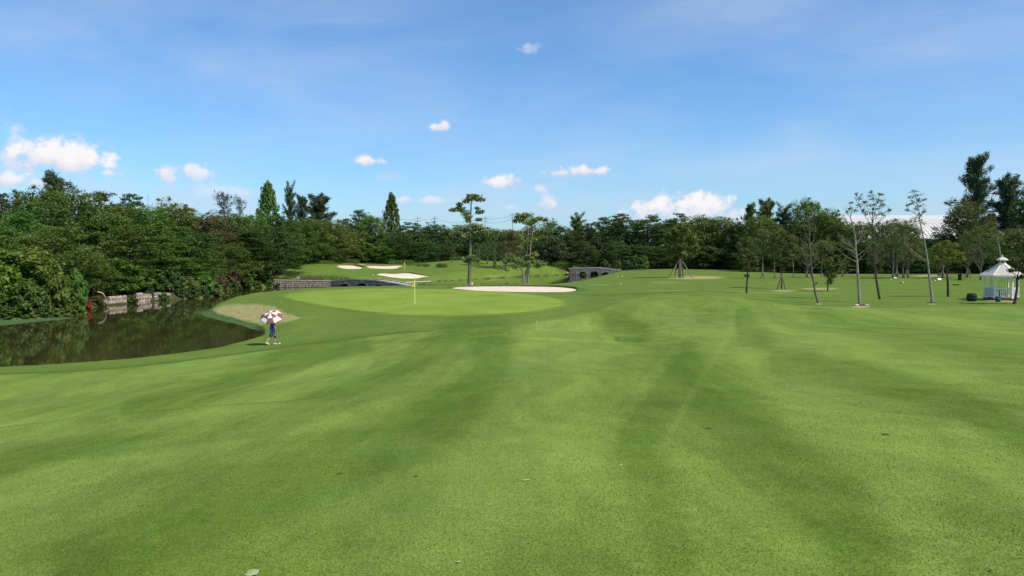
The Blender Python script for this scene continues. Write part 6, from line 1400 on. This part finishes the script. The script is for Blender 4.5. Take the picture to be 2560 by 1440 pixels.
METAL = simple('utility_metal', (0.16, 0.16, 0.17), .7, .1, 3)
def mast(px, top, d, label, arms=True, r=.14):
    p = on(px, d); H = EYE + (HZ - top) * d / F - p[2]; e = empty('utility_pole', p); tag(e, label, 'pole', 'utility poles far behind the trees'); m = MB(); m.tube([(0, 0, 0), (0, 0, H)], [r, r * .6], 6); m.build('pole', METAL, e)
    if arms:
        for z in (.8, 2.0): m = MB(); m.tube([(-1.3, 0, H - z), (1.3, 0, H - z)], .07, 5); m.build('crossarm', METAL, e)
    return p + np.array((0, 0, H - 1))
A_ = mast(1045, 541, 300, 'utility pole just right of the smaller cone tree'); B_ = mast(1087, 541, 300, 'utility pole left of the tall lone tree'); C_ = mast(1213, 541, 300, 'utility pole right of the tall lone tree'); D_ = mast(1281, 532, 300, 'utility pole at the left side of the pale forked tree')
mast(198, 463, 300, 'thin mast right of the yellowish dome tree', False, .12); mast(374, 486, 300, 'thin mast above the left wood near the paired clouds', False, .12)
def wire(a, b, sag, label, dz=0):
    pts = [a + (b - a) * t + np.array((0, 0, dz - sag * 4 * t * (1 - t))) for t in np.linspace(0, 1, 14)]; m = MB(); m.tube([tuple(q) for q in pts], .045, 4); tag(m.build('power_line', METAL), label, 'cable', 'power lines on the skyline')
wire(A_ + np.array((-9, 0, .4)), B_, .8, 'upper cable left of the second pole'); wire(B_, C_, 1.6, 'long cable passing behind the tall lone tree'); wire(C_, D_, .6, 'cable rising right to the forked tree'); wire(C_, D_, .6, 'lower parallel cable right of the tall lone tree', -1.6)

# ------------------------------------------------------------------ person with umbrella
SKIN = simple('skin', (0.50, 0.29, 0.19), .6, .06, 10); SHIRT = simple('shirt_blue', (0.012, 0.10, 0.46), .85, .12, 8)
def checked():
    m, N, L = mat_new('patterned_shorts'); p = N.new('ShaderNodeBsdfPrincipled'); o = N.new('ShaderNodeOutputMaterial'); L.new(p.outputs[0], o.inputs[0]); tc = N.new('ShaderNodeTexCoord'); n = N.new('ShaderNodeTexNoise'); n.inputs['Scale'].default_value = 9; n.inputs['Detail'].default_value = 1; L.new(tc.outputs['Object'], n.inputs['Vector'])
    r = N.new('ShaderNodeValToRGB'); r.color_ramp.interpolation = 'CONSTANT'; r.color_ramp.elements[0].color = (.05, .05, .07, 1); r.color_ramp.elements[1].position = .55; r.color_ramp.elements[1].color = (.42, .42, .52, 1); e = r.color_ramp.elements.new(.47); e.color = (.14, .14, .18, 1); L.new(n.outputs[0], r.inputs[0]); L.new(r.outputs[0], p.inputs['Base Color']); p.inputs['Roughness'].default_value = .9; return m
SHORTS = checked(); SHOE = simple('shoe', (0.62, 0.58, 0.52), .7, .1, 8); SOLE = simple('shoe_dark', (0.05, 0.05, 0.05), .8, .1, 8); HAIR = simple('hair_dark', (0.015, 0.012, 0.01), .7, .2, 20); STEEL = simple('club_steel', (0.45, 0.45, 0.46), .3, .05, 5, metal=1.0); GRIP = simple('grip_black', (.02, .02, .02), .8, .1, 9)
def skin_mesh(name, verts, edges, radii, mat, parent, sub=2, root=0):
    me = bpy.data.meshes.new(name); me.from_pydata(verts, edges, []); o = link(name, me, mat, parent)
    md = o.modifiers.new('skin', 'SKIN'); md.use_smooth_shade = True
    sv_ = me.skin_vertices[0].data
    for i, r in enumerate(radii): sv_[i].radius = r if hasattr(r, '__len__') else (r, r); sv_[i].use_root = (i == root)
    s = o.modifiers.new('sub', 'SUBSURF'); s.levels = sub; s.render_levels = sub; return o
def loft(rings, n=18):
    """rings: (centre, rx, ry, yaw) horizontal-ish ellipses"""
    V = []
    for c, rx, ry, yaw in rings:
        for k in range(n):
            a = 2 * math.pi * k / n; x, y = rx * math.cos(a), ry * math.sin(a); V.append((c[0] + x * math.cos(yaw) - y * math.sin(yaw), c[1] + x * math.sin(yaw) + y * math.cos(yaw), c[2]))
    m = len(rings); return V, [(i * n + k, i * n + (k + 1) % n, (i + 1) * n + (k + 1) % n, (i + 1) * n + k) for i in range(m - 1) for k in range(n)]
def person():
    p = hit(682, 862.5); e = empty('person', p, R(-52)); tag(e, 'person in a blue shirt and patterned shorts walking away under an umbrella with a club', 'person')
    # local axes: x right, y forward, z up. left leg forward carrying the weight, right leg trailing? the trailing foot is the left one in the photo
    J = [(0, 0, .95), (0, .01, 1.12), (0, .03, 1.30), (0, .04, 1.44), (0, .06, 1.53), (0, .07, 1.60), (0, .08, 1.70),      # pelvis..head top 0-6
         (-.09, 0, .90), (-.10, -.04, .52), (-.10, -.34, .17), (-.10, -.25, .055), (-.10, -.17, .03),                      # left leg, heel raised 7-11
         (.09, .01, .90), (.10, .11, .50), (.10, .06, .09), (.10, .12, .045), (.10, .20, .035),                            # right leg planted 12-16
         (-.16, .04, 1.42), (-.20, .10, 1.18), (-.12, .30, 1.24),                                                           # left arm, raised forward holding the handle 17-19
         (.17, .03, 1.42), (.24, .0, 1.14), (.26, .07, .90)]                                                                # right arm hanging 20-22
    E_ = [(0, 1), (1, 2), (2, 3), (3, 4), (4, 5), (5, 6), (0, 7), (7, 8), (8, 9), (9, 10), (10, 11), (0, 12), (12, 13), (13, 14), (14, 15), (15, 16), (3, 17), (17, 18), (18, 19), (3, 20), (20, 21), (21, 22)]
    Rd = [(.15, .11), (.135, .10), (.15, .11), (.10, .08), .055, (.085, .10), (.055, .065), .085, .06, .035, .035, .025, .085, .06, .038, .035, .025, .055, .042, .028, .055, .042, .028]
    skin_mesh('body', J, E_, Rd, SKIN, e, 2, 0)
    # hands: palm plus five separate curled fingers, each its own chain
    def hand(w, f, side):
        w = Vector(w); f = Vector(f).normalized(); s = Vector((side, 0, 0)); s = (s - f * s.dot(f)).normalized(); q = f.cross(s)
        V = [w, w + f * .045, w + f * .085]; E2 = [(0, 1), (1, 2)]; Rr = [.026, (.036, .018), (.036, .016)]
        H = skin_mesh('hand', [tuple(v) for v in V], E2, Rr, SKIN, e, 1)
        for i, (off, ln) in enumerate(((-.028, .062), (-.010, .072), (.009, .067), (.027, .052), (None, .055))):
            if off is None: b0 = w + f * .02 - s * .02; pts = [b0, b0 - s * .028 + f * .03, b0 - s * .02 + f * .055 + q * .02]
            else: b0 = w + f * .078 + s * off; pts = [b0, b0 + f * ln * .5 + q * .006, b0 + f * ln * .75 + q * ln * .45, b0 + f * ln * .5 + q * ln * .75]
            skin_mesh('finger', [tuple(v) for v in pts], [(a, a + 1) for a in range(len(pts) - 1)], [.009] * len(pts), SKIN, H, 1)
    hand((.26, .07, .90), (.05, .12, -1), 1); hand((-.12, .30, 1.24), (.3, .75, .35), -1)
    # face and hair
    fc = MB(); fc.tube([(0, .165, 1.63), (0, .19, 1.605), (0, .168, 1.595)], [.010, .014, .008], 8); fc.build('nose', SKIN, e, True)
    for s in (-1, 1):
        m = MB(); m.lathe([(.001, -.012), (.009, -.006), (.011, 0), (.009, .006), (.001, .012)], 10, (s * .032, .162, 1.645)); m.build('eye', GRIP, e, True)
        m = MB(); m.lathe([(.001, -.03), (.014, -.015), (.018, .005), (.012, .025), (.001, .03)], 10, (s * .092, .075, 1.625), .5, 1); m.build('ear', SKIN, e, True)
    m = MB(); m.tube([(-.025, .160, 1.572), (0, .166, 1.570), (.025, .160, 1.572)], [.004, .007, .004], 6); m.build('mouth', simple('lips', (.4, .13, .11), .6, .05, 9), e, True)
    V, Fc = loft([((0, .04, 1.585), .088, .075, 0), ((0, .045, 1.63), .098, .098, 0), ((0, .055, 1.68), .096, .105, 0), ((0, .07, 1.72), .078, .088, 0), ((0, .075, 1.745), .04, .045, 0), ((0, .075, 1.75), .004, .004, 0)]); m = MB(); m.add(V, Fc); m.build('hair', HAIR, e, True)
    # shirt
    sm = MB(); V, Fc = loft([((0, 0, .86), .200, .150, 0), ((0, 0, .93), .195, .145, 0), ((0, .005, 1.05), .185, .135, 0), ((0, .02, 1.18), .195, .137, 0), ((0, .035, 1.32), .212, .140, 0), ((0, .04, 1.41), .205, .120, 0), ((0, .045, 1.465), .14, .09, 0), ((0, .05, 1.50), .075, .07, 0)]); sm.add(V, Fc)
    sh = sm.build('shirt', SHIRT, e, True)
    for s, a, b in ((-1, (-.15, .035, 1.41), (-.205, .085, 1.21)), (1, (.15, .03, 1.41), (.240, .005, 1.18))):
        m = MB(); a = Vector(a); b = Vector(b); m.tube([a, a.lerp(b, .35), a.lerp(b, .7), b], [.085, .08, .074, .076], 14, cap=False); m.build('sleeve', SHIRT, sh, True)
    # shorts, knee length
    st = MB(); V, Fc = loft([((0, 0, .98), .165, .125, 0), ((0, 0, .90), .185, .14, 0), ((0, 0, .80), .185, .14, 0)]); st.add(V, Fc); so_ = st.build('shorts', SHORTS, e, True)
    for a, b, c in (((-.085, 0, .86), (-.10, -.03, .62), (-.102, -.09, .46)), ((.088, .01, .86), (.10, .08, .62), (.102, .115, .44))):
        m = MB(); m.tube([a, b, c], [.115, .098, .092], 16, cap=False); m.build('shorts_leg', SHORTS, so_, True)
    for s, heel, toe, up_ in (('l', (-.10, -.375, .135), (-.10, -.15, .02), (0, .05, .06)), ('r', (.10, .0, .03), (.10, .27, .02), (0, 0, .07))):
        h = Vector(heel); t = Vector(toe); u = Vector((0, (t - h).z * -1, (t - h).y)).normalized(); m = MB(); V = []; n = 12
        for q, (f, w, hh) in enumerate(((0, .028, .05), (.08, .040, .085), (.3, .042, .09), (.55, .045, .065), (.8, .046, .045), (.95, .035, .03), (1.0, .012, .02))):
            c = h.lerp(t, f)
            for k_ in range(n): a = 2 * math.pi * k_ / n; z = (math.sin(a) * .5 + .5) * hh; V.append(tuple(c + Vector((w * math.cos(a), 0, 0)) + u * z))
        m.add(V, [(i * n + k_, i * n + (k_ + 1) % n, (i + 1) * n + (k_ + 1) % n, (i + 1) * n + k_) for i in range(6) for k_ in range(n)] + [tuple(range(n))[::-1], tuple(6 * n + k_ for k_ in range(n))]); sh_ = m.build('shoe', SHOE, e, True)
        m = MB(); V = []
        for f, w in ((-.02, .030), (.2, .042), (.55, .046), (.85, .048), (1.02, .02)):
            c = h.lerp(t, f); V += [tuple(c + Vector((-w, 0, 0)) - u * .02), tuple(c + Vector((w, 0, 0)) - u * .02), tuple(c + Vector((w, 0, 0)) + u * .006), tuple(c + Vector((-w, 0, 0)) + u * .006)]
        m.add(V, [(i * 4 + k_, i * 4 + (k_ + 1) % 4, i * 4 + 4 + (k_ + 1) % 4, i * 4 + 4 + k_) for i in range(4) for k_ in range(4)] + [(3, 2, 1, 0), (16, 17, 18, 19)]); m.build('sole', SHOE if s == 'l' else SOLE, sh_)
    M = Matrix.Translation(Vector(p)) @ Matrix.Rotation(R(-52), 4, 'Z')
    return p, M
pp, PM = person()
def club():
    w = PM @ Vector((.27, .10, .84)); g = hit(697, 862.5); g = Vector(g) + Vector((0, 0, .03)); e = empty('golf_club', w); tag(e, 'golf club held low in the right hand beside the ball', 'golf club'); l = g - w
    top = -l.normalized() * .12
    m = MB(); m.tube([top, l * .15], [.013, .011], 8); m.build('grip', GRIP, e); m = MB(); m.tube([l * .15, l], [.006, .005], 6); m.build('shaft', STEEL, e); m = MB(); m.box(-.03, .08, -.015, .015, -.025, .03, Matrix.Translation(l)); m.build('club_head', STEEL, e)
club()
CREAM = simple('umbrella_cream', (0.80, 0.73, 0.62), .75, .04, 5); BROWN = simple('umbrella_brown', (0.23, 0.095, 0.078), .75, .1, 5)
def umbrella():
    hand_w = PM @ Vector((-.10, .36, 1.27)); c = Vector(at(677.5, 789, pp[1] - .05)); ax = Vector((.0, -.56, .83)).normalized()
    Rr = .66; hgt = .27; top = c + ax * hgt * .55; e = empty('umbrella', hand_w); tag(e, 'brown and cream vented golf umbrella tilted over the shoulders of the walking person', 'umbrella')
    u = Vector((1, 0, 0)); u = (u - ax * u.dot(ax)).normalized(); w = ax.cross(u)
    def P(r, z, a): return top - hand_w + u * (r * math.cos(a)) + w * (r * math.sin(a)) + ax * z
    def zz(r): return -hgt * (r / Rr) ** 1.9
    for i in range(8):
        a0 = 2 * math.pi * (i + .5) / 8 + .12; a1 = a0 + 2 * math.pi / 8
        for lo, hi, flip, lift in ((0.0, .40, 0, .035), (.36, Rr, 1, 0.0)):
            m = MB(); n = 6; V = []; K = 5
            for q in range(n + 1):
                r = lo + (hi - lo) * q / n
                for k in range(K + 1):
                    a = a0 + (a1 - a0) * k / K; sag = (1 - abs(2 * k / K - 1) ** 2); rr = r * (1 - (.055 * sag * (q / n) if True else 0)) * (1 / 1); ch = math.cos(math.pi / 8) / math.cos((k / K - .5) * math.pi / 4); V.append(P(rr * (.35 + .65 * ch), zz(r) + lift - .012 * sag * r / Rr, a))
            m.add(V, [(q * (K + 1) + k, q * (K + 1) + k + 1, (q + 1) * (K + 1) + k + 1, (q + 1) * (K + 1) + k) for q in range(n) for k in range(K)])
            br = (i % 2 == 0) if not flip else (i % 2 == 1)
            o = m.build('canopy_panel' if flip else 'vent_panel', BROWN if br else CREAM, e, True)
            md = o.modifiers.new('t', 'SOLIDIFY'); md.thickness = .004
        rb = MB(); rb.tube([P(r, zz(r) - .012, a0) for r in (0.01, .2, .4, .55, Rr)], .005, 5); rb_ = rb.build('rib', GRIP, e)
        st_ = MB(); st_.tube([P(.01, -.30, a0), P(.36, zz(.36) - .014, a0)], .004, 5); st_.build('strut', GRIP, rb_)
    m = MB(); m.tube([top - hand_w + ax * .09, top - hand_w, Vector((0, 0, 0))], [.006, .009, .009], 8); m.build('shaft', STEEL, e)
    m = MB(); dn = (-(top - hand_w)).normalized(); m.tube([-dn * .06, dn * .08], [.014, .016], 10); m.build('handle', GRIP, e)
umbrella()
